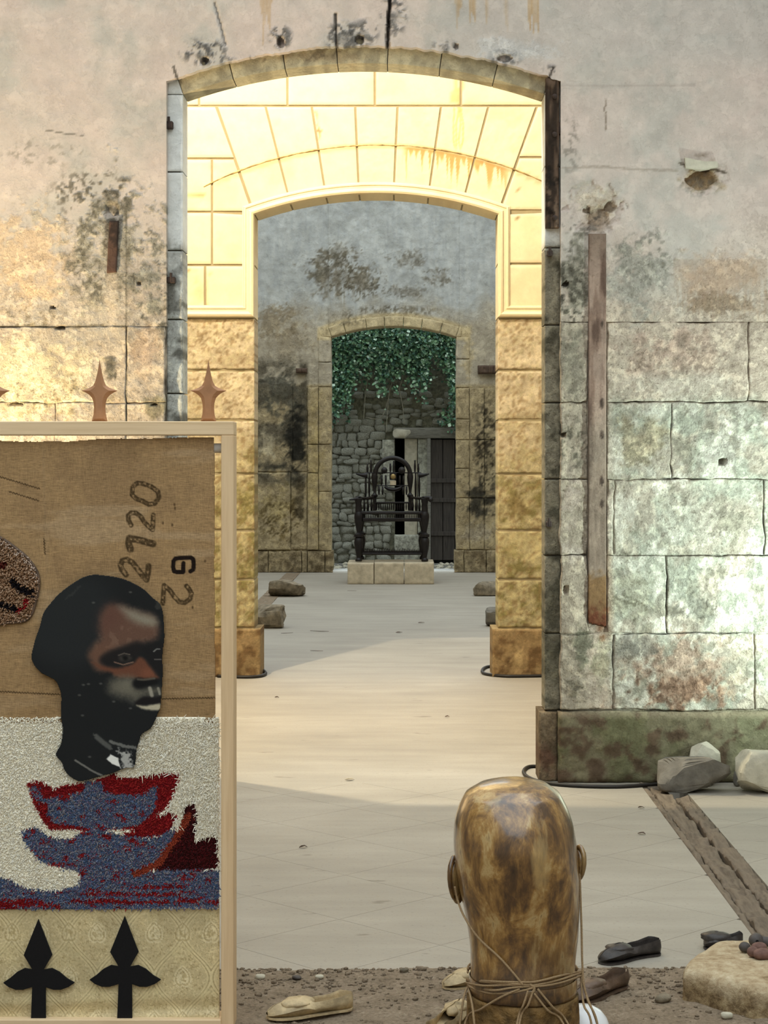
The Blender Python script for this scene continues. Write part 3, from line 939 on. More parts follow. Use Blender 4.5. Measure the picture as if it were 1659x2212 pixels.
def paint2(X, Z):
    px = VX + X * S2_; py = VY - (Z - H) * S2_
    p = Paint(px, py, (226, 212, 176), .06, .67, 11)
    p.mix((216, 196, 156), sm(.52, .7, p.n1) * .5)
    # drips under the hood line
    arcy = 315 + (px - 820) ** 2 / 1560.0
    on = sm(865, 885, px) * (1 - sm(1080, 1110, px))
    ln = 78 * vn(px / 4.2, px * 0, 3) ** 1.6 * (0.4 + .9 * vn(px / 17, px * 0, 4))
    p.mix((186, 138, 74), on * sm(-2, 3, py - arcy) * (1 - sm(ln * .5, ln + 4, py - arcy)) * .75)
    p.mix((158, 132, 84), (1 - sm(3, 9, np.abs(py - arcy))) * sm(455, 480, px) * .35)
    for x in (981, 988, 997, 993):
        p.mix((196, 168, 104), (1 - sm(1.2, 3, np.abs(px + (vn(py / 30, 0 * py, x) - .5) * 8 - x))) * (1 - sm(310, 330, py)) * .6)
    p.line([(681, 240), (690, 300)], 3, (150, 126, 80), .6, 1.2)
    p.blob(690, 283, 8, 6, (116, 92, 60), .6)
    p.line([(405, 420), (440, 421), (458, 416)], 2.5, (164, 136, 86), .7, 1)
    p.line([(443, 590), (444, 690)], 3.5, (140, 116, 74), .8, .5)
    p.line([(405, 585), (456, 590)], 3, (150, 122, 76), .7, .8)
    p.blob(430, 630, 30, 30, (208, 182, 132), .5)
    for q in (1118, 1119):
        p.blob(q, 412 if q == 1118 else 470, 3, 3, (130, 104, 62), .8, None, .3)
    p.line([(1115, 432), (1123, 432), (1123, 450), (1115, 450), (1115, 432)], 1.8, (150, 122, 74), .9, .1)
    # rough lower piers
    lo = sm(684, 690, py)
    p.mix((188, 174, 146), lo * .95, .75)
    p.mix((168, 152, 122), lo * sm(.5, .66, p.n1) * .6)
    ms = lo * sm(860, 1120, py + (p.n1 - .5) * 220)
    p.mix((146, 136, 98), ms * .75, .9)
    p.mix((106, 98, 56), ms * sm(.5, .62, p.n2) * .7)
    p.mix((196, 182, 134), ms * (1 - sm(.32, .46, p.n2)) * .6)
    p.mix((176, 166, 128), lo * (1 - sm(.3, .42, p.n3)) * .5)
    p.mix((128, 106, 74), lo * sm(.56, .66, p.n3) * .6)
    p.blob(1120, 1090, 34, 30, (118, 102, 66), .6, .9)
    p.blob(1120, 1170, 40, 34, (190, 178, 132), .5, .7)
    pl = sm(1354, 1360, py)
    p.mix((136, 112, 78), pl * .85, .9); p.mix((92, 70, 46), pl * sm(.5, .62, p.n2) * .7)
    p.blob(1118, 1420, 14, 34, (196, 172, 124), .6, .9, 1.4)
    return p.out(.04)

parts = []
MC = tuple(lin([158, 146, 116])) + (.1,)
def pm(X, Z): return np.tile(np.array(MC), (X.size, 1))
at2 = math.asin((.925 + .006) / (RT + .006))
parts.append(slab(arc(XC2, CZ2, RT + .006, -at2, at2), seg((XL2 - .006, 4.75), (XR2 + .006, 4.75)), Y2 + .008, .35, .06, None, pm, 0))
for r in ((-2.2, XL2 - .006, 0, 4.75), (XR2 + .006, 1.85, 0, 4.75)):
    parts.append(slab(*rect(*r), Y2 + .008, .35, .2, None, pm, 0))
for r in ((-5.5, -2.2, 0, 4.75), (1.85, 5.0, 0, 4.75), (-5.5, 5.0, 4.75, 8.2)):
    parts.append(slab(*rect(*r), Y2, .358, .12, None, paint2, 0))
wall_mid = slabs_obj('wall_middle', parts, M['ashlar'])
tag(wall_mid, 'cream dressed stone wall with the second archway, lit yellow from above', kind='structure')

def q2(bl, br, tl, tr, g=2.3, Yf=Y2, th=.03, res=.03, name='stone', bev=.004, rough=.003, seed=0, bot=None):
    b = bot if bot else seg((X2(bl[0] + g), Z2(bl[1] - g)), (X2(br[0] - g), Z2(br[1] - g)))
    t = seg((X2(tl[0] + g), Z2(tl[1] + g)), (X2(tr[0] - g), Z2(tr[1] + g)))
    return stone(wall_mid, b, t, Yf, th, res, paint2, M['ashlar'], bev, rough, seed, name)
xs = [244, 430, 621, 810, 996, 1190, 1379]
for k in range(6): q2((xs[k], 229), (xs[k + 1], 229), (xs[k], 112), (xs[k + 1], 112), seed=500 + k)
tops = [468.6, 574, 673.7, 767.6, 859, 953, 1055, 1159]
bots = [546, 627.6, 704.6, 775.7, 850.6, 925, 999, 1078]
an = [math.asin(max(-.925, min(.925, (p - VX) / S2_ - XC2)) / RT) for p in bots]
an[0] = -math.asin(.925 / RT); an[-1] = -an[0]
for k in range(7):
    e = .0024
    q2(None, None, (tops[k], 229), (tops[k + 1], 229), th=.345, seed=520 + k, bot=arc(XC2, CZ2, RT, an[k] + e, an[k + 1] - e), name='voussoir', res=.009 if k > 2 else .02)
zs2 = CZ2 + RT * math.cos(an[-1]); ys2 = VY - (zs2 - H) * S2_
E = 550; W_ = 1075
q2((244, 343), (507, 343), (244, 229), (467, 229), seed=540)
q2((244, 458), (458, 458), (244, 343), (458, 343), seed=541)
q2((458, 458), (545, 458), (458, 343), (507, 343), seed=542)
q2((244, 573), (458, 573), (244, 458), (458, 458), seed=543)
q2((458, 573), (552, 573), (458, 458), (552, 463), seed=544, th=.345)
q2((244, 687), (443, 687), (244, 573), (443, 573), seed=545)
q2((443, 687), (552, 687), (443, 573), (552, 573), seed=546, th=.345)
q2((1120, 340), (1379, 340), (1160, 229), (1379, 229), seed=550)
q2((1080, 455), (1200, 455), (1120, 340), (1200, 340), seed=551)
q2((1200, 455), (1379, 455), (1200, 340), (1379, 340), seed=552)
q2((1073, 570), (1240, 570), (1073, 462), (1240, 455), seed=553, th=.345)
q2((1240, 570), (1379, 570), (1240, 455), (1379, 455), seed=554)
q2((1073, 687), (1379, 687), (1073, 570), (1379, 570), seed=555, th=.345)
pr = [687, 800, 908, 1024, 1146, 1252, 1357]
for k in range(6):
    q2((244, pr[k + 1]), (552, pr[k + 1]), (244, pr[k]), (552, pr[k]), seed=560 + k, th=.345, rough=.012, res=.016, bev=.007)
    q2((1073, pr[k + 1]), (1379, pr[k + 1]), (1073, pr[k]), (1379, pr[k]), seed=570 + k, th=.345, rough=.010, res=.02, bev=.008)
stone(wall_mid, *rect(-2.2, X2(563), 0, Z2(1358)), Y2 - .04, .40, .02, paint2, M['ashlar'], .014, .012, 580, 'plinth_stone')
stone(wall_mid, *rect(X2(1063), 1.85, 0, Z2(1358)), Y2 - .04, .40, .02, paint2, M['ashlar'], .014, .012, 581, 'plinth_stone')

# moulding that frames the opening and returns along the imposts
zb = Z2(686)
apts = [(float(a), float(b)) for a, b in zip(*arc(XC2, CZ2, RT, an[0], an[-1])(np.linspace(0, 1, 33)))]
path = [(-2.2, zb), (XL2, zb)] + apts + [(XR2, zb), (1.85, zb)]
prof = [(0, 0), (0, .014), (.008, .030), (.022, .036), (.036, .030), (.044, .018), (.062, .016), (.068, .022), (.080, .020), (.086, .006), (.094, .004), (.094, 0)]
P = np.array(path); V = []
for i in range(len(P)):
    if i == 0: t0 = t1 = P[1] - P[0]
    elif i == len(P) - 1: t0 = t1 = P[-1] - P[-2]
    else: t0, t1 = P[i] - P[i - 1], P[i + 1] - P[i]
    t0 = t0 / np.linalg.norm(t0); t1 = t1 / np.linalg.norm(t1)
    n0 = np.array([-t0[1], t0[0]]); n1 = np.array([-t1[1], t1[0]])
    m = n0 + n1; m /= np.linalg.norm(m); m /= max(.3, np.dot(m, n0))
    for w, h in prof: V.append((P[i][0] + m[0] * w, Y2 - h, P[i][1] + m[1] * w))
V = np.array(V); k = len(prof); Fc = []
for i in range(len(P) - 1):
    for j in range(k - 1):
        a = i * k + j; Fc.append((a, a + k, a + k + 1, a + 1))
Fc.append(list(range(k))); Fc.append([(len(P) - 1) * k + j for j in range(k)][::-1])
o = new_obj('moulding', make_mesh('moulding', V, Fc, M['ashlar'], paint2(V[:, 0], np.maximum(V[:, 2], zb + .02)), True), wall_mid)
shade_auto(o, 30)
# thin hood line above the voussoirs
Rh = (357 ** 2 + 80 ** 2) / 160 / S2_; czh = Z2(315) - Rh; xh = X2(818)
ah0 = math.asin((X2(440) - xh) / Rh); ah1 = math.asin((X2(1230) - xh) / Rh)
def ph(X, Z):
    p = Paint(VX + X * S2_, VY - (Z - H) * S2_, (186, 160, 108), .7, .67, 15); p.mix((126, 104, 68), sm(.48, .6, p.n3) * .7); return p.out(.1)
stone(wall_mid, ragged(arc(xh, czh, Rh, ah0, ah1), .012, 3), ragged(arc(xh, czh, Rh + .010, ah0, ah1), .012, 5), Y2 - .0035, .012, .02, ph, M['ashlar'], .003, .004, 590, 'hood_line')

# ------------------------------------------------------------------ far wall (third archway)
Y3, S3 = 27.5, 4000 / 27.5
def X3(px): return (px - VX) / S3
def Z3(py): return H - (py - VY) / S3
XL3, XR3 = X3(716), X3(985)
XC3 = (XL3 + XR3) / 2; CZ3 = .854; HW3 = (XR3 - XL3) / 2
A3 = math.asin(HW3 / RT)
def paint3(X, Z):
    px = VX + X * S3; py = VY - (Z - H) * S3
    p = Paint(px, py, (176, 178, 174), .15, .45, 21)
    p.mix((158, 160, 156), sm(.5, .66, p.n1) * .7)
    p.mix((150, 154, 154), sm(.5, .6, p.n4) * .35)
    for cx, cy, rx, ry, k in ((720, 590, 60, 46, .95), (780, 610, 50, 34, .85), (690, 560, 24, 20, .7), (880, 560, 40, 22, .5), (945, 600, 34, 20, .6), (730, 540, 40, 20, .5), (870, 630, 60, 14, .5)):
        p.blob(cx, cy, rx, ry, (112, 104, 88), k * .8, .6, 1.3)
        p.speck(cx, cy, rx * 1.2, ry * 1.2, (84, 80, 68), k * .7, .48)
    p.drip(690, 800, 590, 660, (120, 112, 96), .5)
    p.speck(850, 672, 120, 16, (96, 92, 80), .8, .47, .6)
    # warmer, older render towards the ground
    wz = sm(630, 730, py + (p.n1 - .5) * 120)
    p.mix((166, 152, 126), wz * .7, .5)
    p.blob(590, 690, 60, 40, (132, 118, 94), .7, .6, 1.4)
    p.blob(625, 740, 50, 50, (138, 126, 104), .6, .6)
    p.mix((158, 142, 108), sm(826, 836, py) * .8, .8)
    dk = sm(760, 800, py) * (1 - sm(1030, 1060, py)) * (1 - sm(660, 668, px))
    p.mix((92, 86, 72), dk * sm(.42, .56, p.n1) * .9, .9)
    p.blob(610, 850, 50, 60, (78, 76, 66), .85, .9, 1.2)
    p.blob(640, 960, 30, 90, (34, 33, 28), .95, .8, 1.0)
    p.blob(600, 1008, 46, 10, (50, 48, 40), .8, .8)
    p.blob(580, 960, 22, 40, (176, 166, 140), .7, .6)
    p.blob(600, 1100, 40, 60, (166, 150, 104), .6, .9)
    p.speck(610, 1120, 60, 60, (92, 78, 50), .9, .47, 1)
    p.blob(648, 1080, 12, 60, (70, 62, 46), .7, .9)
    p.blob(680, 1000, 20, 160, (164, 146, 100), .6, .6)
    p.blob(1056, 980, 26, 100, (122, 112, 88), .6, 1)
    p.speck(1050, 960, 30, 120, (60, 54, 42), .9, .46, 1)
    p.blob(1040, 1080, 40, 40, (44, 42, 36), .85, .8, 1.1)
    p.blob(1030, 1150, 40, 26, (170, 160, 140), .7, .9)
    p.blob(1010, 760, 14, 60, (182, 166, 130), .7, .5)
    pl = sm(1186, 1192, py)
    p.mix((146, 132, 104), pl * .85, .9)
    p.mix((92, 80, 60), pl * sm(.5, .6, p.n2) * .7)
    ar = (py < 735) & (py > 670) & (np.abs(px - 850) < 165)
    p.mix((190, 172, 132), ar * (1 - sm(.1, .16, np.abs(np.hypot(X - XC3, Z - CZ3) - (RT + .07)))) * .8, .5)
    p.speck(740, 690, 60, 16, (96, 88, 70), .7, .5)
    return p.out(.06)

parts = [slab(arc(XC3, CZ3, RT + .13, -A3, A3), seg((XC3 - (RT + .13) * math.sin(A3), 5.75), (XC3 + (RT + .13) * math.sin(A3), 5.75)), Y3, .38, .022, None, paint3, 0, rough=.012)]
xo = (RT + .13) * math.sin(A3)
parts.append(slab(*rect(-2.6, XC3 - xo, 0, 5.75), Y3 + .01, .37, .026, None, paint3, 0, rough=.012))
parts.append(slab(*rect(XC3 + xo, 1.9, 0, 5.75), Y3 + .01, .37, .026, None, paint3, 0, rough=.012))
for r in ((-5.5, -2.6, 0, 5.75), (1.9, 5.0, 0, 5.75), (-5.5, 5.0, 5.75, 6.3)):
    parts.append(slab(*rect(*r), Y3, .38, .15, None, paint3, 0))
wall_far = slabs_obj('wall_far', parts, M['far'])
tag(wall_far, 'grey stained wall with the farthest archway, opening onto the ivy courtyard', kind='structure')
def s3(x0, x1, y0, y1, th=.05, dy=0.0, g=.7, seed=0, name='stone', rough=.02, bev=.007):
    stone(wall_far, *rect(X3(x0 + g), X3(x1 - g), Z3(y1 - g), Z3(y0 + g)), Y3 - .01 - dy, th, .03, paint3, M['far'], bev, rough, seed, name, wob=.009)
vp = [-A3] + [math.asin(((p - VX) / S3 - XC3) / RT) for p in (747, 792, 831, 871, 910, 951)] + [A3]
for k in range(7):
    stone(wall_far, arc(XC3, CZ3, RT, vp[k] + .001, vp[k + 1] - .001), arc(XC3, CZ3, RT + .15, vp[k] + .001, vp[k + 1] - .001), Y3 - .015 - .006 * (k % 2), .40, .03, paint3, M['far'], .012, .012, 600 + k, 'voussoir')
zs3 = CZ3 + RT * math.cos(A3); ro3 = RT + .15
for sg in (-1, 1):
    pb = sorted([(XC3 + sg * (xo + .03), zs3), (XC3 + sg * HW3, zs3)]); pt = sorted([(XC3 + sg * (xo + .03), CZ3 + ro3 * math.cos(A3) + .01), (XC3 + sg * ro3 * math.sin(A3), CZ3 + ro3 * math.cos(A3))])
    stone(wall_far, seg(*pb), seg(*pt), Y3 - .012, .395, .04, paint3, M['far'], .004, .006, 608)
for k, (a, b) in enumerate(zip([728, 782, 836, 960, 1062], [782, 836, 960, 1062, 1190])):
    s3(688, 716, a, b, .395, .01, seed=610 + k, name='jamb_stone')
for k, (a, b) in enumerate(zip([728, 776, 838, 905, 950, 1012, 1076], [776, 838, 905, 950, 1012, 1076, 1188])):
    s3(985, 1014, a, b, .395, .01, seed=620 + k, name='jamb_stone')
for k, (a, b) in enumerate(zip([836, 960, 1022], [960, 1022, 1188])): s3(664, 688, a, b, .06, .03, seed=630 + k)
s3(470, 632, 826, 1020, seed=640); s3(632, 664, 826, 1020, dy=-.01, seed=641); s3(470, 628, 1020, 1188, dy=.02, seed=642); s3(628, 664, 1020, 1188, seed=643)
for k, (a, b) in enumerate(zip([838, 950, 1076], [950, 1076, 1188])):
    s3(1014, 1046, a, b, dy=.01, seed=650 + k); s3(1046, 1180, a, b, dy=-.004, seed=655 + k)
for k, (a, b) in enumerate(((470, 580), (580, 652), (652, 664), (664, 702), (702, 720))): s3(a, b, 1190, 1236.4, .2 if b < 700 else .42, .04, seed=660 + k, name='plinth_stone')
for k, (a, b) in enumerate(((981, 1002), (1002, 1050), (1050, 1180))): s3(a, b, 1188, 1236.4, .42 if a < 990 else .2, .04, seed=670 + k, name='plinth_stone')
for (a, b, c, d, lab) in ((1032, 1080, 790, 808, 'dark timber stub set in the far wall right of the archway'), (640, 664, 796, 806, 'small rusty stub set in the far wall left of the archway')):
    P_, F_, c_ = slab(*rect(X3(a), X3(b), Z3(d), Z3(c)), Y3 - .12, .2, .03, None, None, .02, .03, 3)
    o = Acc().add(P_, F_).obj('timber_stub', M['old_wood'], None, True); tag(o, lab, 'timber stub')

# ------------------------------------------------------------------ rest of the shell
for nm, b, lab in (('wall_left', box(-5.9, -5.5, -16, 27.5, 0, 8.2), 'plain rendered wall along the left side of the rooms'),
                   ('wall_right', box(5.0, 5.4, -16, 27.5, 0, 8.2), 'plain rendered wall along the right side of the rooms'),
                   ('wall_back', box(-5.9, 5.4, -16.4, -16, 0, 8.2), 'plain rendered wall closing the first room')):
    tag(Acc().add(*b).obj(nm, M['render']), lab, kind='structure')
# sill of the far door
tag(Acc().add(*box(XL3 - .02, XR3 + .02, Y3 - .03, Y3 + .45, -.1, .03, .008)).obj('trim_1', M['white_tube']), 'white door sill under the farthest archway', kind='structure')

# ------------------------------------------------------------------ courtyard behind the far wall
Y4, S4 = 30.4, 4000 / 30.4
def X4(px): return (px - VX) / S4
def Z4(py): return H - (py - VY) / S4
tag(Acc().add(*box(-9, 9, 27.62, 36, -.25, -.02)).obj('courtyard_ground', M['gravel']), 'grey gravel ground of the courtyard behind the far archway', kind='structure')
DX0, DX1, DZ = X4(853), 1.62, Z4(947)
cw = Acc()
for b in (box(-7, DX0, Y4 + .04, Y4 + .9, -.1, 6.2), box(DX1, 7, Y4 + .04, Y4 + .9, -.1, 6.2), box(DX0, DX1, Y4 + .04, Y4 + .9, DZ, 6.2)): cw.add(*b)
cyard = cw.obj('wall_courtyard', M['earth_mortar'])
tag(cyard, 'rubble stone wall of the courtyard with ivy hanging over it', kind='structure')
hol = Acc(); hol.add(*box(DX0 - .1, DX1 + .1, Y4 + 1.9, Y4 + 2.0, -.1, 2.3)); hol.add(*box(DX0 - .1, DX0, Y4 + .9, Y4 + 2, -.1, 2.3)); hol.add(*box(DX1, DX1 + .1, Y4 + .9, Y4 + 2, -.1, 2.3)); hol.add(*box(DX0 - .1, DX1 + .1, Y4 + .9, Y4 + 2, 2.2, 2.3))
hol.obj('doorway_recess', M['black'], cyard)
# rubble stones
protos = []
for k in range(7):
    V, Fc = rock((1, .55, 1), 900 + k, 2, .48, 7, .08)
    V[:, 2] -= .5
    me = make_mesh('rubble_stone', V, Fc, M['rubble'], None, True); protos.append(me)
r4 = random.Random(5)
z = .0; row = 0
while z < 2.75:
    hgt = r4.uniform(.07, .15); x = -1.36 + r4.uniform(0, .1)
    while x < 1.15:
        w = r4.uniform(.09, .25)
        cx, cz = x + w / 2, z + hgt / 2 + r4.uniform(-.02, .02)
        ok = not (cx + w / 2 > DX0 - .02 and cz - hgt / 2 < DZ + .17)
        if ok and not (z > 2.2 and r4.random() < .35):
            o = new_obj('rubble_stone', protos[r4.randrange(7)], cyard, (cx, Y4 + .03 + r4.uniform(-.02, .03), cz))
            o.scale = (w * 1.12, .20, hgt * 1.2); o.rotation_euler = (0, r4.uniform(-.14, .14) + (math.pi if r4.random() < .5 else 0), 0)
        x += w
    z += hgt; row += 1
# dressed blocks at the doorway
for (a, b, c, d) in ((826, 852, 950, 992), (828, 852, 994, 1060), (852, 905, 1155, 1215)):
    stone(cyard, *rect(X4(a), X4(b), Z4(d), Z4(c)), Y4 - .06, .2, .06, None, M['rubble'], .02, .02, a, 'dressed_block')
# lintel, jamb post, plank door
o = Acc(); V, Fc, c_ = slab(*rect(X4(850), DX1 + .25, Z4(947), Z4(924)), Y4 - .09, .35, .05, None, None, .012, .02, 3); o.add(V, Fc)
lin_o = o.obj('door_lintel', M['grey_wood'], None, True); tag(lin_o, 'grey timber lintel beam over the courtyard doorway', 'lintel')
V, Fc = rock((.30, .22, .16), 77, 3, .7, 6, .05); V += np.array([X4(868), Y4 - .10, Z4(947)])
tag(Acc().add(V, Fc).obj('lintel_stone', M['pale_rock'], None, True), 'pale rounded stone at the left end of the courtyard lintel', 'stone')
post = empty('door_jamb_post', (X4(899), Y4, -.02))
for (a, b, dy) in ((-.19, .02, 0), (.03, .19, -.03)):
    V, Fc, c_ = slab(*rect(a, b, 0, DZ + .02), dy, .12, .06, None, None, .01, .02, 9)
    Acc().add(V, Fc).obj('plank', M['pale_rock'] if a < 0 else M['rubble'], post, True)
tag(post, 'pale peeling jamb post beside the dark courtyard door', 'door jamb')
door = empty('plank_door', (X4(928), Y4 - .06, -.02)); door.rotation_euler = (0, 0, .06)
for k in range(5):
    V, Fc = box(.02 + k * .2, .02 + k * .2 + .19, 0, .04, .05, DZ, .006); Acc().add(V, Fc).obj('plank', M['dark_door'], door)
for zz in (.45, 1.0, 1.32):
    Acc().add(*box(.02, 1.01, -.025, 0, zz, zz + .07, .005)).obj('cross_rail', M['dark_door'], door)
Acc().add(*box(-.04, .015, -.03, .06, .0, DZ + .02, .006)).obj('door_stile', M['grey_wood'], door)
tag(door, 'dark plank door standing in the courtyard doorway', 'door')

# ivy: leaves nobody could count
def leaves(n, seed, region, name, label, size=(.035, .072)):
    r = np.random.default_rng(seed)
    P = region(r, n); n = len(P)
    s = r.uniform(*size, n)
    out = np.array([(0, -.05, -.5), (.46, -.1, -.12), (.30, 0, .18), (0, .06, .5), (-.30, 0, .18), (-.46, -.1, -.12)])
    V = np.zeros((n, 6, 3)); ax = r.uniform(-1.0, 1.0, n); ay = r.uniform(-.9, .9, n); az = r.uniform(0, 6.28, n)
    for k in range(6):
        p = np.tile(out[k], (n, 1)) * s[:, None]
        x = p[:, 0] * np.cos(az) - p[:, 2] * np.sin(az); zz = p[:, 0] * np.sin(az) + p[:, 2] * np.cos(az); y = p[:, 1]
        y2 = y * np.cos(ax) - zz * np.sin(ax); z2 = y * np.sin(ax) + zz * np.cos(ax)
        x2 = x * np.cos(ay) + y2 * np.sin(ay); y3 = -x * np.sin(ay) + y2 * np.cos(ay)
        V[:, k] = np.stack([x2, y3, z2], 1) + P
    Fc = [q for i in range(n) for q in ((i * 6, i * 6 + 1, i * 6 + 2, i * 6 + 3), (i * 6, i * 6 + 3, i * 6 + 4, i * 6 + 5))]
    pal = lin(np.array([[72, 106, 82], [94, 130, 98], [122, 156, 122], [48, 78, 64], [176, 200, 180], [84, 118, 104]]))
    c = pal[r.choice(6, n, p=[.22, .22, .18, .18, .10, .10])] * r.uniform(1.0, 1.9, (n, 1))
    col = np.concatenate([np.repeat(c, 6, 0), np.ones((n * 6, 1))], 1)
    o = new_obj(name, make_mesh(name, V.reshape(-1, 3), Fc, M['leafmat'], col, False))
    return o
def reg_ivy(r, n):
    x = r.uniform(-1.75, 1.6, n); z = r.uniform(1.55, 4.3, n)
    py = VY - (z - H) * S4; px = VX + x * S4
    low = 822 + 80 * (fbm(px / 26, px * 0 + 2, 4, 70) - .5) * 2 + 70 * sm(752, 715, px) - 22 * sm(880, 950, px) + 120 * sm(958, 980, px)
    low = low + np.abs(r.normal(0, 26, n)) * (r.uniform(0, 1, n) < .5)
    keep = (py < low) & (r.uniform(0, 1, n) < .25 + .75 * sm(0, 60, low - py)) & (r.uniform(0, 1, n) < .35 + 1.1 * fbm(px / 16, py / 16, 3, 71))
    x, z, py = x[keep], z[keep], py[keep]
    y = Y4 - .12 - r.uniform(0, .22, x.size) - .12 * sm(820, 720, py)
    return np.stack([x, y, z], 1)
ivy = leaves(56000, 3, reg_ivy, 'ivy', '')
tag(ivy, 'dark green ivy hanging over the top of the courtyard wall', 'ivy', kind='stuff')
def reg_sprig(r, n):
    x = np.concatenate([r.normal(X4(972), .10, n // 2), r.normal(X4(728), .05, n // 2)])
    z = np.concatenate([r.normal(Z4(905), .09, n // 2), r.normal(Z4(880), .10, n // 2)])
    return np.stack([x, Y4 - .14 - r.uniform(0, .1, x.size), z], 1)
o = leaves(160, 5, reg_sprig, 'ivy_sprigs', ''); o.parent = ivy
vines = Acc()
for pts in ([(842, 838), (838, 880), (834, 935)], [(862, 840), (870, 880), (873, 918)], [(800, 790), (790, 850), (786, 905)], [(855, 790), (846, 830), (826, 900), (790, 902)], [(880, 740), (876, 790), (862, 842)], [(758, 770), (764, 812)]):
    vines.add(*tube(smooth_open([(X4(a), Y4 - .16, Z4(b)) for a, b in pts], 5), .006, 5))
vines.obj('ivy_stems', M['vine'], ivy, True)
# gravel pebbles at the foot of the courtyard wall
pb = Acc(); r = np.random.default_rng(8)
for k in range(260):
    V, Fc = ICO[1]; s = r.uniform(.015, .05)
    pb.add(V * np.array([s, s, s * .6]) + np.array([r.uniform(-1.5, 1.5), r.uniform(28.3, 30.3), -.015]), Fc)
tag(pb.obj('courtyard_pebbles', M['pale_rock']), 'loose pale pebbles strewn along the courtyard ground', 'pebbles', kind='stuff')

# ------------------------------------------------------------------ plinth of limestone blocks and the carved throne
YP = 24.8; SP = 4000 / YP; PZ = .288
bx = [750, 808, 873, 938]
names = ['left', 'middle', 'right']
for k in range(3):
    x0, x1 = (bx[k] - VX) / SP + .004, (bx[k + 1] - VX) / SP - .004
    for j in range(2):
        y0 = YP + j * .43; 
        V, Fc, c_ = slab(*rect(x0, x1, 0.0, PZ - .006 * (k == 0)), y0, .425, .035, None, None, .012, .010, 700 + k + 5 * j)
        o = Acc().add(V, Fc).obj('limestone_block', M['limestone'], None, True); shade_auto(o, 50)
        if j == 0: lab = '%s block in the front row of pale limestone under the dark throne' % {'left': 'leftmost', 'middle': 'middle', 'right': 'rightmost'}[names[k]]
        else: lab = '%s limestone block in the rear row under the throne, mostly hidden' % {'left': 'leftmost', 'middle': 'middle', 'right': 'rightmost'}[names[k]]
        tag(o, lab, 'stone block', 'limestone blocks carrying the throne')

CY = 25.02; SC = 4000 / CY
throne = empty('throne', ((846 - VX) / SC, CY, PZ))
tag(throne, 'tall black carved wooden throne with hooped back standing on limestone blocks', 'throne')
def cx_(c): return (740 + c / 6.914 - 846) / SC          # crop pixels to metres, chair-local
def cz_(c): return (1214.5 - (960 + c / 6.914)) / SC
def cw_(c): return c / 6.914 / SC
def turned(name, cx, y, prof, n=12):
    return shade_auto(Acc().add(*lathe([(max(.003, cw_(w) / 2), cz_(c)) for c, w in prof], n, cx_(cx), y)).obj(name, M['ebony'], throne, True), 40)
leg_prof = [(1752, 96), (1735, 104), (1718, 96), (1700, 60), (1650, 76), (1560, 116), (1470, 136), (1410, 122), (1392, 90), (1386, 140), (1350, 142), (1340, 96), (1322, 56), (1270, 76), (1180, 112), (1090, 134), (1050, 128), (1010, 96)]
for cx, y in ((240, 0), (1228, 0), (262, .56), (1205, .56)): turned('leg', cx, y, leg_prof)
def bar(name, x0, x1, y, c, th, parent=throne, d=.05):
    return Acc().add(*box(cx_(x0), cx_(x1), y - d / 2, y + d / 2, cz_(c + th / 2), cz_(c - th / 2), .006)).obj(name, M['ebony'], parent)
bar('seat_rail', 200, 1255, 0, 1030, 40); bar('lower_seat_rail', 300, 1180, 0, 1130, 52)
bar('stretcher', 290, 1190, 0, 1640, 30, d=.035)
for (x, nm) in ((245, 'side_rail'), (1222, 'side_rail')):
    Acc().add(*box(cx_(x) - .025, cx_(x) + .025, 0, .56, cz_(1060), cz_(1012), .006)).obj(nm, M['ebony'], throne)
    Acc().add(*box(cx_(x) - .018, cx_(x) + .018, 0, .56, cz_(1655), cz_(1630), .006)).obj('side_stretcher', M['ebony'], throne)
bar('rear_seat_rail', 255, 1210, .56, 1040, 45); bar('rear_stretcher', 262, 1205, .56, 1640, 30)
Acc().add(*box(cx_(262), cx_(1205), .02, .55, cz_(1030), cz_(1018), .004)).obj('seat', M['ebony'], throne)
sp = Acc()
for k in range(34):
    x = 312 + k * 25.5; sp.add(*lathe([(cw_(7), cz_(1105)), (cw_(9), cz_(1080)), (cw_(5), cz_(1048))], 5, cx_(x), 0))
o = sp.obj('apron_spindles', M['ebony'], throne); o['kind'] = 'stuff'
sp = Acc()
for k in range(36):
    x = 300 + k * 25; sp.add(*lathe([(cw_(8), cz_(1630)), (cw_(9), cz_(1590)), (cw_(3), cz_(1552 + 10 * (k % 3)))], 5, cx_(x), 0))
o = sp.obj('stretcher_spikes', M['ebony'], throne); o['kind'] = 'stuff'
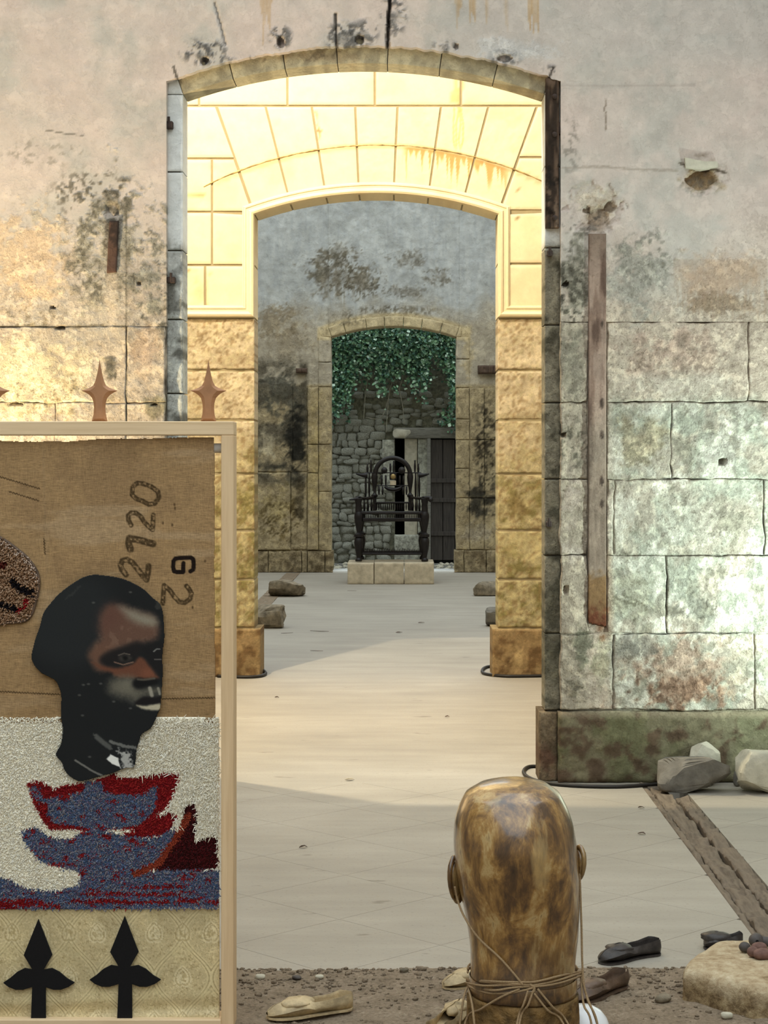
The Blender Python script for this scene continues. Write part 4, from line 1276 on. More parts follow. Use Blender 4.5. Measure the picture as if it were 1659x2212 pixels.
# arms
for s, cxp, tip in ((-1, 235, 105), (1, 1228, 1340)):
    turned('arm_post', cxp, 0, [(1012, 96), (960, 92), (900, 84), (850, 108), (815, 120), (800, 70), (790, 96), (778, 60)])
    pts = [(cx_(cxp), -.02, cz_(812)), (cx_((cxp + tip) / 2), -.05, cz_(822 if s < 0 else 800)), (cx_(tip), -.08, cz_(832 if s < 0 else 812))]
    Acc().add(*tube(smooth_open(pts, 5), np.linspace(.026, .008 if s < 0 else .022, 11), 8)).obj('arm_horn', M['ebony'], throne, True)
    if s > 0:
        V, Fc = ICO[2]; Acc().add(V * .036 + np.array([cx_(1318), -.07, cz_(830)]), Fc).obj('arm_knob', M['ebony'], throne, True)
    x1 = 455 if s < 0 else 1020
    pts = [(cx_(cxp), .0, cz_(806)), (cx_((cxp + x1) / 2), .22, cz_(816)), (cx_(x1), .5, cz_(800))]
    Acc().add(*tube(smooth_open(pts, 6), .017, 8)).obj('arm_rail', M['ebony'], throne, True)
    for k in range(4):
        t = (k + .6) / 4.2
        x = cxp + (x1 - cxp) * t
        Acc().add(*lathe([(cw_(14), cz_(1010)), (cw_(20), cz_(930)), (cw_(10), cz_(870)), (cw_(14), cz_(820))], 7, cx_(x), t * .5)).obj('arm_spindle', M['ebony'], throne, True)
YB = .52
for cx in (470, 1012): turned('back_post', cx, YB, [(1010, 60), (900, 52), (812, 60), (798, 92), (772, 100), (756, 60), (735, 38), (660, 56), (580, 84), (500, 98), (460, 86), (440, 80)])
hp = [(cx_(745 + 265 * math.sin(a)), YB, cz_(455 - 248 * math.cos(a))) for a in np.linspace(-math.pi / 2, math.pi / 2, 25)]
Acc().add(*tube(hp, cw_(37), 10)).obj('back_hoop', M['ebony'], throne, True)
bar('back_rail', 330, 1180, YB, 432, 16, d=.03); bar('back_rail', 500, 1000, YB, 627, 14, d=.03); bar('back_rail', 470, 1010, YB, 888, 26, d=.04)
for tip, base in ((188, 350), (1300, 1150)):
    pts = [(cx_(base), YB, cz_(470)), (cx_((base * .6 + tip * .4)), YB - .02, cz_(468)), (cx_(tip), YB - .05, cz_(448))]
    Acc().add(*tube(smooth_open(pts, 5), np.linspace(.045, .008, 11), 8)).obj('back_horn', M['ebony'], throne, True)
for cx, c0, c1 in ((335, 440, 800), (360, 292, 440), (415, 240, 430), (388, 432, 800), (1085, 240, 430), (1137, 292, 440), (1095, 432, 800), (1150, 440, 800)):
    Acc().add(*lathe([(cw_(11), cz_(c1)), (cw_(18), cz_((c0 + c1) / 2)), (cw_(10), cz_(c0 + 30)), (cw_(15), cz_(c0))], 8, cx_(cx), YB)).obj('back_spindle', M['ebony'], throne, True)
for cx, c0, c1 in ((575, 470, 622), (640, 470, 622), (855, 470, 622), (912, 470, 622), (537, 640, 768), (592, 640, 768), (905, 640, 768), (957, 640, 768), (710, 290, 424), (762, 250, 424)):
    Acc().add(*lathe([(cw_(9), cz_(c1)), (cw_(16), cz_((c0 + c1) / 2)), (cw_(13), cz_(c0))], 8, cx_(cx), YB)).obj('back_spindle', M['ebony'], throne, True)
for cx, rr in ((618, 50), (885, 54)):
    o = Acc().add(*lathe([(cw_(rr), -.02), (cw_(rr), .012), (cw_(rr * .6), .02), (cw_(rr * .3), .03)], 16)).obj('back_disc', M['ebony'], throne, True)
    o.location = (cx_(cx), YB - .02, cz_(395)); o.rotation_euler = (math.radians(90), 0, 0); shade_auto(o)
o = Acc().add(*box(cx_(697), cx_(806), YB - .02, YB + .02, cz_(540), cz_(440), .006)).obj('medallion_frame', M['ebony'], throne)
m_ = Acc().add(*lathe([(cw_(42), 0), (cw_(42), .012), (cw_(30), .02)], 14)).obj('medallion', M['brass'], o, True)
m_.location = (cx_(752), YB - .02, cz_(490)); m_.rotation_euler = (math.radians(90), 0, 0)
Acc().add(*box(cx_(705), cx_(798), YB - .018, YB + .012, cz_(622), cz_(550), .004)).obj('small_panel', M['limestone'], throne)
cr = [(cx_(755 + 175 * math.sin(a)), YB, cz_(545 + 145 * math.cos(a))) for a in np.linspace(-.85, .85, 13)]
Acc().add(*tube(cr, np.array([cw_(18 + 14 * math.cos(i)) for i in np.linspace(-1.5, 1.5, 13)]), 8)).obj('back_crescent', M['ebony'], throne, True)
sp = Acc()
for k in range(16): sp.add(*lathe([(cw_(8), cz_(1000)), (cw_(12), cz_(950)), (cw_(6), cz_(896))], 5, cx_(502 + k * 32), YB))
o = sp.obj('lower_back_spindles', M['ebony'], throne); o['kind'] = 'stuff'

# ------------------------------------------------------------------ loose blocks and gutter in the far room
for (px, py, w, h, d, sd, lab) in ((618, 1290, .44, .20, .34, 31, 'rough brown stone block on the far room floor left of the throne'),
                                  (580, 1358, .36, .22, .3, 32, 'rough brown stone block half hidden behind the left pier of the second arch'),
                                  (1056, 1288, .38, .17, .3, 33, 'rough brown stone block on the far room floor right of the throne'),
                                  (1072, 1354, .20, .18, .25, 34, 'pale stone piece peeking out behind the right pier of the second arch')):
    x, y, _ = G(px, py); V, Fc = rock((w, d, h), sd, 4, .28, 7, .07); V[:, 0] += x; V[:, 1] += y + d / 2
    tag(shade_auto(Acc().add(V, Fc).obj('stone_block', M['grey_rock'] if sd == 34 else M['brown_rock'] if 'brown_rock' in M else M['grey_rock'], None, True), 40), lab, 'stone block')
gx0, gx1 = -1.70, -1.50
V, Fc, c_ = slab(lambda u: (gx0 + (gx1 - gx0) * u, 0 * u + 15.2), lambda u: (gx0 + (gx1 - gx0) * u, 0 * u + 27.3), 0, .01, .12, None, None, 0, .012, 5)
V = V[:, [0, 2, 1]] * np.array([1, 1, -1]) + np.array([0, 0, .006])
Fc = [f[::-1] for f in Fc]
tag(Acc().add(V, Fc).obj('floor_gutter', M['soil'], None, True), 'dark earthy gutter strip along the left of the far room floor', 'gutter')

# ------------------------------------------------------------------ framed textile panel in the left foreground
YF = 5.25; YS = 5.275                            # front of the frame, plane of the cloth
panel = empty('textile_panel', (WX(130, YF), YF, 0))
tag(panel, 'tall pine framed textile panel with burlap, printed portrait, tufted wool and brocade', 'textile panel')
def PX(px, Y=YS): return WX(px, Y) - panel.location[0]
def PY(Y): return Y - panel.location[1]
def loc_obj(o): return o
LPX = -262                                       # left edge of the frame, beyond the picture
def wood_box(name, x0, x1, y0, y1, z0, z1, mat):
    return Acc().add(*box(x0, x1, y0, y1, z0, z1, .002)).obj(name, mat, panel)
zt = WZ(910, YF); zr = WZ(940, YF)
wood_box('top_rail', PX(LPX, YF), PX(504.5, YF), 0, .10, zr, zt, M['pine_h'])
wood_box('stile', PX(477.5, YF), PX(504.5, YF), .0006, .0994, 0.0, zr, M['pine'])
wood_box('stile', PX(LPX, YF), PX(LPX + 27, YF), .0006, .0994, 0.0, zr, M['pine'])
wood_box('bottom_rail', PX(LPX + 27, YF), PX(477.5, YF), .0, .09, WZ(2236, YF), WZ(2203, YF), M['pine_h'])
# white rod that carries the cloth
Acc().add(*tube([(PX(LPX + 20), PY(YS + .022), WZ(968, YS)), (PX(479), PY(YS + .022), WZ(968, YS))], .014, 14)).obj('hanging_rod', M['white_tube'], panel, True)

def cloth(name, x0, x1, y0, y1, step, paint, mat, Y=YS, relief=None, mask=None, parent=panel, thick=.003):
    nx = int((x1 - x0) / step) + 1; ny = int((y1 - y0) / step) + 1
    gx, gy = np.meshgrid(np.linspace(x0, x1, nx), np.linspace(y0, y1, ny))
    gx, gy = gx.ravel(), gy.ravel()
    if callable(relief): off = relief(gx, gy)
    else: off = np.zeros(gx.size)
    V = np.stack([WX(gx, Y) - panel.location[0], np.full(gx.size, PY(Y)) - off, WZ(gy, Y)], 1)
    col = paint(gx, gy)
    idx = np.arange(nx * ny).reshape(ny, nx)
    a = idx[:-1, :-1].ravel(); b = idx[:-1, 1:].ravel(); c = idx[1:, 1:].ravel(); d = idx[1:, :-1].ravel()
    Fq = np.stack([a, d, c, b], 1)
    if mask is not None:
        mk = mask(gx, gy); Fq = Fq[mk[Fq].all(1)]
        used = np.unique(Fq); rm = np.full(len(V), -1); rm[used] = np.arange(len(used))
        V, col, Fq = V[used], col[used], rm[Fq]
    # rim so that the cloth has thickness
    e = {}
    for f in Fq.tolist():
        for i in range(4):
            p, q = f[i], f[(i + 1) % 4]
            if (q, p) in e: del e[(q, p)]
            else: e[(p, q)] = 1
    n0 = len(V); rim = sorted({p for pq in e for p in pq}); rid = {p: n0 + i for i, p in enumerate(rim)}
    VB = V[rim].copy(); VB[:, 1] += thick
    V = np.concatenate([V, VB]); col = np.concatenate([col, col[rim] * np.array([.6, .6, .6, 1])])
    Fl = Fq.tolist() + [[q, p, rid[p], rid[q]] for (p, q) in e]
    return new_obj(name, make_mesh(name, V, Fl, mat, col, True), parent)

# --- burlap sack with stencilled marks
def z3(p): return (240 + p[0] / 6.9125, 1020 + p[1] / 6.9125)
ST = [  # strokes in the close-up's pixels, width
    ([(330, 210), (390, 165), (480, 170), (600, 215), (700, 290), (715, 380), (650, 470), (560, 480), (470, 430), (380, 400), (315, 340), (320, 240), (330, 210)], 52),
    ([(300, 790), (262, 720), (255, 650), (300, 605), (370, 610), (440, 660), (500, 750), (560, 810), (620, 860), (625, 740), (630, 640)], 52),
    ([(290, 1150), (262, 1070), (275, 985), (400, 1010), (520, 1040), (625, 1070)], 78),
    ([(225, 1530), (165, 1460), (140, 1390), (170, 1320), (240, 1305), (320, 1350), (390, 1440), (450, 1520), (530, 1610), (550, 1500), (560, 1400)], 62),
    ([(770, 1960), (780, 1820), (790, 1690), (880, 1770), (950, 1870), (1020, 1940), (1100, 1950), (1180, 1890), (1200, 1810), (1160, 1740), (1125, 1700)], 52),
]
GS = ([(1185, 1480), (1225, 1455), (1235, 1380), (1225, 1300), (1190, 1275), (1080, 1278), (960, 1290), (930, 1330), (925, 1420), (940, 1480), (980, 1490), (1075, 1490), (1080, 1360)], 60)
def paint_sack(x, y):
    p = Paint(x, y, (168, 138, 99), 1, .8, 51)
    p.mix((152, 124, 90), sm(.48, .68, p.n1) * .6)
    p.mix((184, 158, 124), (1 - sm(.3, .46, fbm(x / 220, y / 40, 4, 8))) * .6)
    p.mix((144, 116, 80), sm(1380, 1540, y) * .35)
    p.mix((160, 136, 104), (1 - sm(1.5, 4, np.abs(x - 98 - 4 * np.sin(y / 90)))) * .25 * (y < 1240))
    worn = sm(.30, .52, fbm(x / 4.5, y / 4.5, 3, 77))
    for pts, w in ST:
        w *= 1.2
        d = dist_line(x, y, [z3(q) for q in pts]) * 6.9125
        ring = 1 - sm(w * .42, w * .62, d)
        edge = np.clip(1 - np.abs(d - w * .42) / (w * .28), 0, 1)
        p.mix((66, 52, 34), np.clip(ring * worn * .72 + edge * .55, 0, .88))
    p.mix((34, 26, 22), 1 - sm(GS[1] * .45, GS[1] * .62, dist_line(x, y, [z3(q) for q in GS[0]]) * 6.9125))
    zz = 2.6 * np.abs(((x / 6.0) % 1) * 2 - 1)
    for pts in ([(-60, 1012), (0, 1030), (86, 1056)], [(20, 1062), (84, 1082)], [(-260, 1490), (0, 1494), (130, 1500)], [(350, 1510), (470, 1507)]):
        p.mix((70, 54, 36), (1 - sm(.8, 1.9, dist_line(x, y + zz - 1.3, pts))) * .85)
    zz = 2.6 * np.abs(((y / 6.0) % 1) * 2 - 1)
    p.mix((70, 54, 36), (1 - sm(.8, 1.9, dist_line(x + zz - 1.3, y, [(95, 1164), (97, 1197)]))) * .85)
    for q in ((377, 1090), (378, 1098), (372, 1134), (443, 1212), (416, 1312), (352, 1130)):
        p.mix((72, 54, 36), (1 - sm(1, 3, np.hypot(x - q[0], (y - q[1]) * .6))) * .7)
    p.mix((90, 70, 46), (1 - sm(0, 5, 468 - x)) * .5)
    return p.out(.03)
def sack_edge(x, y):
    top = 947 + 6 * sm(150, 40, np.abs(x - 90)) - 3 * sm(280, 420, x) + 3 * (fbm(x / 9, x * 0, 3, 5) - .5)
    right = 464 + 3 * sm(1200, 1600, y) + 3 * (fbm(y / 40, y * 0, 3, 6) - .5)
    return (y > top) & (x < right)
sack = cloth('burlap_sack', LPX + 20, 470, 940, 1562, 1.6, paint_sack, M['burlap'], YS, lambda x, y: .004 * (fbm(x / 120, y / 160, 3, 3) - .5) * 2, sack_edge)
sack['label'] = 'brown burlap sacking stencilled 2720 and G2'

# --- printed portrait
def z5(P): return [(40 + a / 4.425, 1220 + b / 4.425) for a, b in P]
SIL = z5([(700, 95), (800, 98), (950, 120), (1080, 165), (1200, 235), (1290, 320), (1350, 370), (1378, 440), (1390, 560), (1395, 700), (1382, 800), (1375, 900), (1380, 1020), (1372, 1150), (1365, 1280), (1355, 1370), (1330, 1430), (1300, 1500), (1260, 1570), (1180, 1620), (1150, 1700), (1130, 1760), (1120, 1850), (1115, 1920), (1085, 1945), (1030, 1945), (960, 1970), (900, 1995), (800, 2020), (640, 2065), (560, 2068), (470, 2010), (430, 1950), (415, 1900), (365, 1840), (355, 1800), (400, 1720), (415, 1640), (420, 1560), (405, 1480), (405, 1350), (405, 1250), (385, 1180), (350, 1110), (290, 1075), (220, 1040), (160, 980), (120, 900), (130, 820), (160, 700), (200, 590), (235, 460), (300, 370), (380, 280), (480, 200), (600, 125)])
SILs = smooth_closed(SIL, 3)
def paint_face(x, y):
    p = Paint(x, y, (27, 29, 30), 1, .5, 81)
    u, v = (x - 40) * 4.425, (y - 1220) * 4.425
    q = Paint(u, v, (27, 29, 30), 1, 2.2, 81)
    q.mix((38, 41, 42), (1 - sm(300, 620, np.hypot(u - 480, v - 520))) * .8)
    def P(pts, col, k=1, soft=18, noise=30): q.poly(smooth_closed(pts, 3), tuple(c * .86 for c in col) if col[0] > 70 else col, k, soft * 2.1, noise * .6)
    def R(pts, col, k=1, soft=6, noise=10): q.poly(pts, col, k, soft, noise)
    P([(860, 385), (960, 388), (1080, 420), (1200, 455), (1280, 480), (1325, 540), (1340, 620), (1320, 700), (1230, 735), (1130, 745), (1030, 780), (920, 815), (850, 860), (800, 880), (780, 930), (820, 1000), (750, 1000), (700, 930), (675, 860), (720, 770), (780, 700), (775, 600), (790, 470)], (120, 88, 72), 1, 26, 40)
    q.mix((150, 124, 104), sm(.5, .62, q.n2) * sm(-60, 60, sd_poly(u, v, [(800, 540), (1310, 560), (1310, 700), (1000, 760), (800, 840), (730, 820)])) * .3)
    P([(960, 400), (1080, 430), (1200, 470), (1290, 500), (1325, 555), (1280, 585), (1180, 570), (1080, 525), (1010, 470)], (168, 162, 142), .9, 28, 40)
    P([(800, 470), (860, 400), (960, 400), (1000, 470), (960, 560), (860, 620), (790, 600)], (112, 72, 62), .5, 60, 40)
    P([(680, 860), (740, 790), (860, 770), (900, 800), (820, 870), (790, 930), (830, 1000), (760, 1000)], (128, 92, 72), .6, 30, 40)
    P([(700, 930), (780, 960), (880, 975), (960, 985), (1090, 945), (1150, 885), (1200, 900), (1250, 960), (1310, 1050), (1325, 1082), (1130, 1086), (960, 1082), (880, 1030), (790, 1000)], (124, 78, 58), 1, 12, 24)
    P([(1190, 1010), (1260, 1000), (1310, 1060), (1200, 1075)], (160, 100, 74), .6, 26, 10)
    P([(905, 1086), (1100, 1086), (1105, 1150), (1180, 1185), (1240, 1175), (1352, 1185), (1360, 1240), (1300, 1235), (1180, 1272), (1120, 1310), (1030, 1275), (930, 1250), (860, 1190)], (122, 117, 102), .95, 34, 60)
    P([(1000, 1100), (1080, 1100), (1090, 1180), (1000, 1190)], (150, 144, 126), .5, 40, 30)
    P([(1098, 1112), (1150, 1084), (1230, 1104), (1310, 1094), (1334, 1130), (1290, 1150), (1240, 1160), (1150, 1185), (1100, 1160)], (17, 17, 18), 1, 12, 10)
    q.line([(1140, 1096), (1200, 1100), (1300, 1086)], 14, (104, 98, 86), .7, .2)
    q.line([(1255, 1180), (1275, 1250)], 26, (172, 166, 150), .8, .3); q.line([(1335, 1180), (1350, 1235)], 18, (150, 145, 130), .8, .3)
    P([(1115, 1318), (1200, 1262), (1290, 1272), (1366, 1258), (1362, 1325), (1250, 1336), (1150, 1345)], (24, 21, 21), 1, 8, 6)
    P([(1128, 1342), (1220, 1348), (1352, 1328), (1352, 1386), (1260, 1388), (1180, 1374)], (226, 216, 186), .95, 7, 14)
    P([(785, 890), (860, 830), (1000, 790), (1130, 745), (1190, 790), (1130, 880), (1070, 925), (980, 955), (880, 965), (800, 940)], (30, 27, 27), .96, 18, 20)
    P([(1180, 800), (1260, 760), (1340, 740), (1390, 760), (1385, 960), (1370, 1060), (1300, 1000), (1230, 900)], (26, 25, 26), .95, 18, 16)
    P([(960, 880), (1010, 858), (1060, 868), (1080, 900), (1020, 925), (970, 915)], (58, 54, 50), .9, 10, 8)
    P([(995, 878), (1030, 872), (1045, 900), (1015, 915)], (14, 14, 14), 1, 8, 4)
    q.line([(955, 866), (1010, 846), (1065, 858)], 8, (104, 96, 86), .8, .2); q.line([(915, 930), (1000, 956), (1095, 930)], 9, (142, 112, 94), .8, .2)
    q.line([(1292, 830), (1318, 806), (1350, 806)], 8, (150, 150, 144), .8, .2); q.line([(1300, 905), (1365, 905)], 7, (118, 112, 106), .7, .2)
    R([(838, 1858), (880, 1812), (950, 1846), (975, 1935), (900, 1905)], (236, 236, 230), 1, 6, 10)
    R([(955, 1770), (1050, 1795), (1075, 1890), (1108, 1930), (1040, 1960), (985, 1940)], (196, 196, 190), .85, 18, 90)
    q.line([(740, 1640), (800, 1690), (870, 1745)], 34, (122, 122, 116), .6, 3); q.line([(880, 1690), (1000, 1730), (1118, 1748)], 22, (140, 140, 134), .7, 2)
    q.line([(540, 1868), (640, 1930), (720, 1980), (800, 2012)], 14, (140, 138, 130), .75, 1.2)
    q.line([(450, 330), (520, 270), (590, 208)], 16, (58, 60, 58), .6, 2)
    for a, b in ((1070, 262), (716, 362), (620, 1148), (668, 1140), (786, 1136), (582, 1246), (910, 1308), (1070, 1372), (680, 1836), (612, 1440)):
        q.mix((104, 104, 98), (1 - sm(5, 14, np.hypot((u - a) * .6, v - b))) * .6)
    q.blob(1335, 400, 40, 60, (92, 90, 82), .35, None, 1.4)
    return np.concatenate([lin(np.clip(q.c, 0, 255)), np.ones((x.size, 1))], 1)
face = cloth('portrait_print', 60, 362, 1236, 1694, 1.35, paint_face, M['print'], YS - .016, None, lambda x, y: sd_poly(x, y, SILs) > 0, thick=.006)
face['label'] = 'dark cut-out print of a head looking right'

# --- tufted wool: cream ground, red and blue boats
def z2(P): return [(a / 3.072, 1500 + b / 3.072) for a, b in P]
TUFT = [('cream', None)]
POLY = [
 ('red', z2([(180, 590), (230, 568), (300, 580), (350, 625), (430, 600), (540, 585), (690, 555), (760, 522), (800, 550), (900, 550), (1040, 525), (1190, 522), (1180, 600), (1150, 650), (1130, 730), (1040, 800), (1000, 840), (900, 890), (700, 900), (520, 900), (330, 890), (270, 820), (230, 720), (200, 640)])),
 ('blue', z2([(205, 612), (258, 606), (290, 690), (460, 660), (560, 640), (560, 575), (670, 575), (690, 640), (760, 660), (960, 660), (1000, 620), (1040, 600), (1040, 720), (1000, 800), (930, 860), (800, 890), (640, 890), (500, 870), (360, 860), (320, 800), (320, 720), (270, 720), (235, 690)])),
 ('red', z2([(690, 560), (1000, 580), (990, 632), (760, 650), (700, 630)])),
 ('red', z2([(800, 930), (900, 890), (1000, 820), (1120, 780), (1175, 800), (1150, 870), (1080, 930), (950, 945), (850, 950)])),
 ('maroon', z2([(1225, 750), (1290, 712), (1303, 800), (1290, 970), (1440, 940), (1445, 1150), (1250, 1165), (1060, 1165), (1010, 1150), (1120, 1030), (1200, 900)])),
 ('blue', z2([(140, 900), (250, 880), (330, 940), (470, 960), (540, 910), (640, 885), (800, 930), (950, 950), (1060, 940), (1160, 870), (1160, 920), (1100, 1050), (1010, 1150), (900, 1200), (700, 1210), (520, 1175), (400, 1150), (270, 1110), (210, 1040), (160, 970)])),
 ('blue', z2([(-900, 1180), (0, 1210), (70, 1220), (110, 1260), (200, 1290), (400, 1300), (520, 1265), (540, 1160), (900, 1190), (1060, 1160), (1450, 1160), (1465, 1250), (1455, 1400), (1300, 1412), (900, 1424), (0, 1440), (-900, 1440)])),
]
ORANGE = z2([(1250, 800), (1200, 900), (1130, 1010), (1050, 1120), (900, 1190)])
REDB1 = z2([(540, 1310), (900, 1270), (1300, 1210), (1310, 1390), (900, 1412), (440, 1402)])
REDB2 = z2([(-900, 1340), (0, 1350), (260, 1350), (400, 1400), (0, 1430), (-900, 1430)])
PAL = {'cream': [(255, 248, 228), (248, 241, 220), (255, 252, 238)], 'red': [(146, 26, 32), (118, 20, 26), (160, 40, 38)],
       'blue': [(90, 108, 140), (120, 126, 144), (146, 142, 146), (110, 94, 120), (76, 100, 136)], 'maroon': [(70, 20, 20), (52, 18, 18), (88, 22, 26)], 'orange': [(156, 66, 44)]}
def tuft_class(x, y, r):
    jx = x + r.normal(0, 1.5, x.size); jy = y + r.normal(0, 1.5, x.size)
    k = np.full(x.size, 'cream', dtype=object)
    for nm, P in POLY: k[in_poly(jx, jy, P)] = nm
    k[dist_line(jx, jy, ORANGE) < 7] = 'orange'
    st = (np.sin((jy + 4 * fbm(jx / 40, jy * 0, 2, 4)) / 2.6) > .0)
    k[in_poly(jx, jy, REDB1) & st & (fbm(jx / 22, jy / 4, 3, 8) > .40)] = 'red'
    k[in_poly(jx, jy, REDB2) & (fbm(jx / 16, jy / 5, 3, 9) > .45)] = 'red'
    bl = (k == 'blue'); k[bl & (fbm(jx / 18, jy / 6, 3, 12) > .70)] = 'red'
    return k
SILc = SIL
def tufts():
    r = np.random.default_rng(21)
    x, y = np.meshgrid(np.arange(LPX + 27, 474, 2.7), np.arange(1551, 1966, 2.7))
    x = x.ravel() + r.normal(0, .9, x.size); y = y.ravel() + r.normal(0, .9, y.size)
    keep = (sd_poly(x, y, SILc) < -1) & (x < 475 + 2 * r.normal(size=x.size)) & (y < 1964 - 3 * r.random(x.size))
    x, y = x[keep], y[keep]; n = x.size
    k = tuft_class(x, y, r)
    k[(k == 'cream') & (y > 1930)] = 'blue'
    big = (k == 'cream') & (x > 300)
    L = np.where(big, r.uniform(.007, .013, n), r.uniform(.006, .009, n)); w = np.where(big, .0018, .0023)
    dx = r.normal(0, .45, n); dz = r.normal(-.25, .45, n)
    dx = np.where(big, dx * 1.3, dx); dz = np.where(big, dz * 1.3, dz)
    X = WX(x, YS) - panel.location[0]; Z = WZ(y, YS); Y0 = PY(YS) + .001
    V = np.zeros((n, 9, 3)); a0 = r.uniform(0, 6.28, n)
    for lv, (t, ws) in enumerate(((0, 1.0), (.55, .95), (1.0, .35))):
        for q in range(3):
            a = a0 + q * 2.094
            V[:, lv * 3 + q, 0] = X + dx * L * t * t + np.cos(a) * w * ws
            V[:, lv * 3 + q, 2] = Z + dz * L * t * t + np.sin(a) * w * ws
            V[:, lv * 3 + q, 1] = Y0 - L * t
    out = {}
    for nm in PAL:
        s = np.where(k == nm)[0]
        if not len(s): continue
        Vs = V[s].reshape(-1, 3); m = len(s); Fc = []
        base = np.arange(m)[:, None] * 9
        for lv in (0, 3):
            for q in range(3):
                q2_ = (q + 1) % 3
                Fc.append(np.concatenate([base + lv + q, base + lv + q2_, base + lv + 3 + q2_, base + lv + 3 + q], 1))
        Fq = np.concatenate(Fc).tolist() + np.concatenate([base + 6, base + 7, base + 8], 1).tolist()
        pal = lin(np.array(PAL[nm])); c = pal[r.integers(0, len(pal), m)] * r.uniform(.85, 1.15, (m, 1))
        col = np.concatenate([np.repeat(c, 9, 0), np.ones((m * 9, 1))], 1)
        o = new_obj(nm + '_pile', make_mesh(nm + '_pile', Vs, Fq, M['pile'], col, True), panel); o['kind'] = 'stuff'
        o['label'] = {'cream': 'shaggy cream wool pile', 'red': 'red wool pile of the boat shapes', 'blue': 'mottled blue wool pile of the boat shapes', 'maroon': 'dark maroon wool pile', 'orange': 'orange wool stripe'}[nm]
tufts()
def paint_back(x, y):
    r = np.random.default_rng(4); k = tuft_class(x, y, r); c = np.zeros((x.size, 3))
    for nm in PAL: c[k == nm] = lin(np.array(PAL[nm][0])) * .95
    return np.concatenate([c, np.ones((x.size, 1))], 1)
cloth('wool_backing', LPX + 24, 473, 1549, 1964, 3.2, paint_back, M['pile'], YS - .001)

# round tufted mask at the left edge of the picture
MK = smooth_closed([(-110, 1190), (-50, 1150), (-5, 1158), (40, 1188), (66, 1212), (84, 1246), (80, 1290), (62, 1336), (20, 1345), (-60, 1350), (-115, 1300), (-130, 1240)], 4)
def tuft_mask():
    r = np.random.default_rng(31)
    x, y = np.meshgrid(np.arange(-132, 90, 2.9), np.arange(1148, 1352, 2.9))
    x = x.ravel() + r.normal(0, .9, x.size); y = y.ravel() + r.normal(0, .9, y.size)
    d = sd_poly(x, y, MK); kk = d > 1; x, y, d = x[kk], y[kk], d[kk]; n = x.size
    c = lin(np.array([(168, 132, 102), (150, 116, 88), (186, 156, 130)]))[r.integers(0, 3, n)]
    def put(m, col): c[m] = lin(np.array(col))
    put((d < 9) & (y < 1260) & (r.random(n) < .6), (206, 186, 170))
    put(dist_line(x + r.normal(0, 1.5, n), y + r.normal(0, 1.5, n), [(30, 1255), (48, 1272), (66, 1280)]) < 8, (26, 20, 24))
    put(dist_line(x, y, [(-60, 1300), (0, 1304), (34, 1314)]) < 7, (24, 18, 22))
    put(dist_line(x + r.normal(0, 1.5, n), y, [(42, 1316), (54, 1308), (58, 1296)]) < 5, (150, 30, 34))
    put(dist_line(x, y, [(-10, 1216), (8, 1224), (10, 1212)]) < 4, (92, 32, 26))
    L = r.uniform(.008, .016, n); dx = r.normal(0, .3, n); dz = r.normal(-.2, .3, n)
    X = WX(x, YS) - panel.location[0]; Z = WZ(y, YS); V = np.zeros((n, 6, 3)); a0 = r.uniform(0, 6.28, n)
    for lv, (t, ws) in enumerate(((0, .0032), (1.0, .0018))):
        for q in range(3):
            a = a0 + q * 2.094
            V[:, lv * 3 + q, 0] = X + dx * L * t + np.cos(a) * ws; V[:, lv * 3 + q, 2] = Z + dz * L * t + np.sin(a) * ws; V[:, lv * 3 + q, 1] = PY(YS) + .001 - L * t
    b = np.arange(n)[:, None] * 6; Fc = [np.concatenate([b + q, b + (q + 1) % 3, b + 3 + (q + 1) % 3, b + 3 + q], 1) for q in range(3)]
    Fq = np.concatenate(Fc).tolist() + np.concatenate([b + 3, b + 4, b + 5], 1).tolist()
    col = np.concatenate([np.repeat(c, 6, 0), np.ones((n * 6, 1))], 1)
    o = new_obj('tufted_mask', make_mesh('tufted_mask', V.reshape(-1, 3), Fq, M['pile'], col, True), panel)
    o['label'] = 'pinkish tufted face patch with black and red marks'; o['kind'] = 'stuff'
    rim = [(WX(a, YS) - panel.location[0], PY(YS) - .004, WZ(b_, YS)) for a, b_ in MK + [MK[0]]]
    Acc().add(*tube(rim, .0045, 6)).obj('mask_rim', M['brown_leather'], panel, True)
tuft_mask()

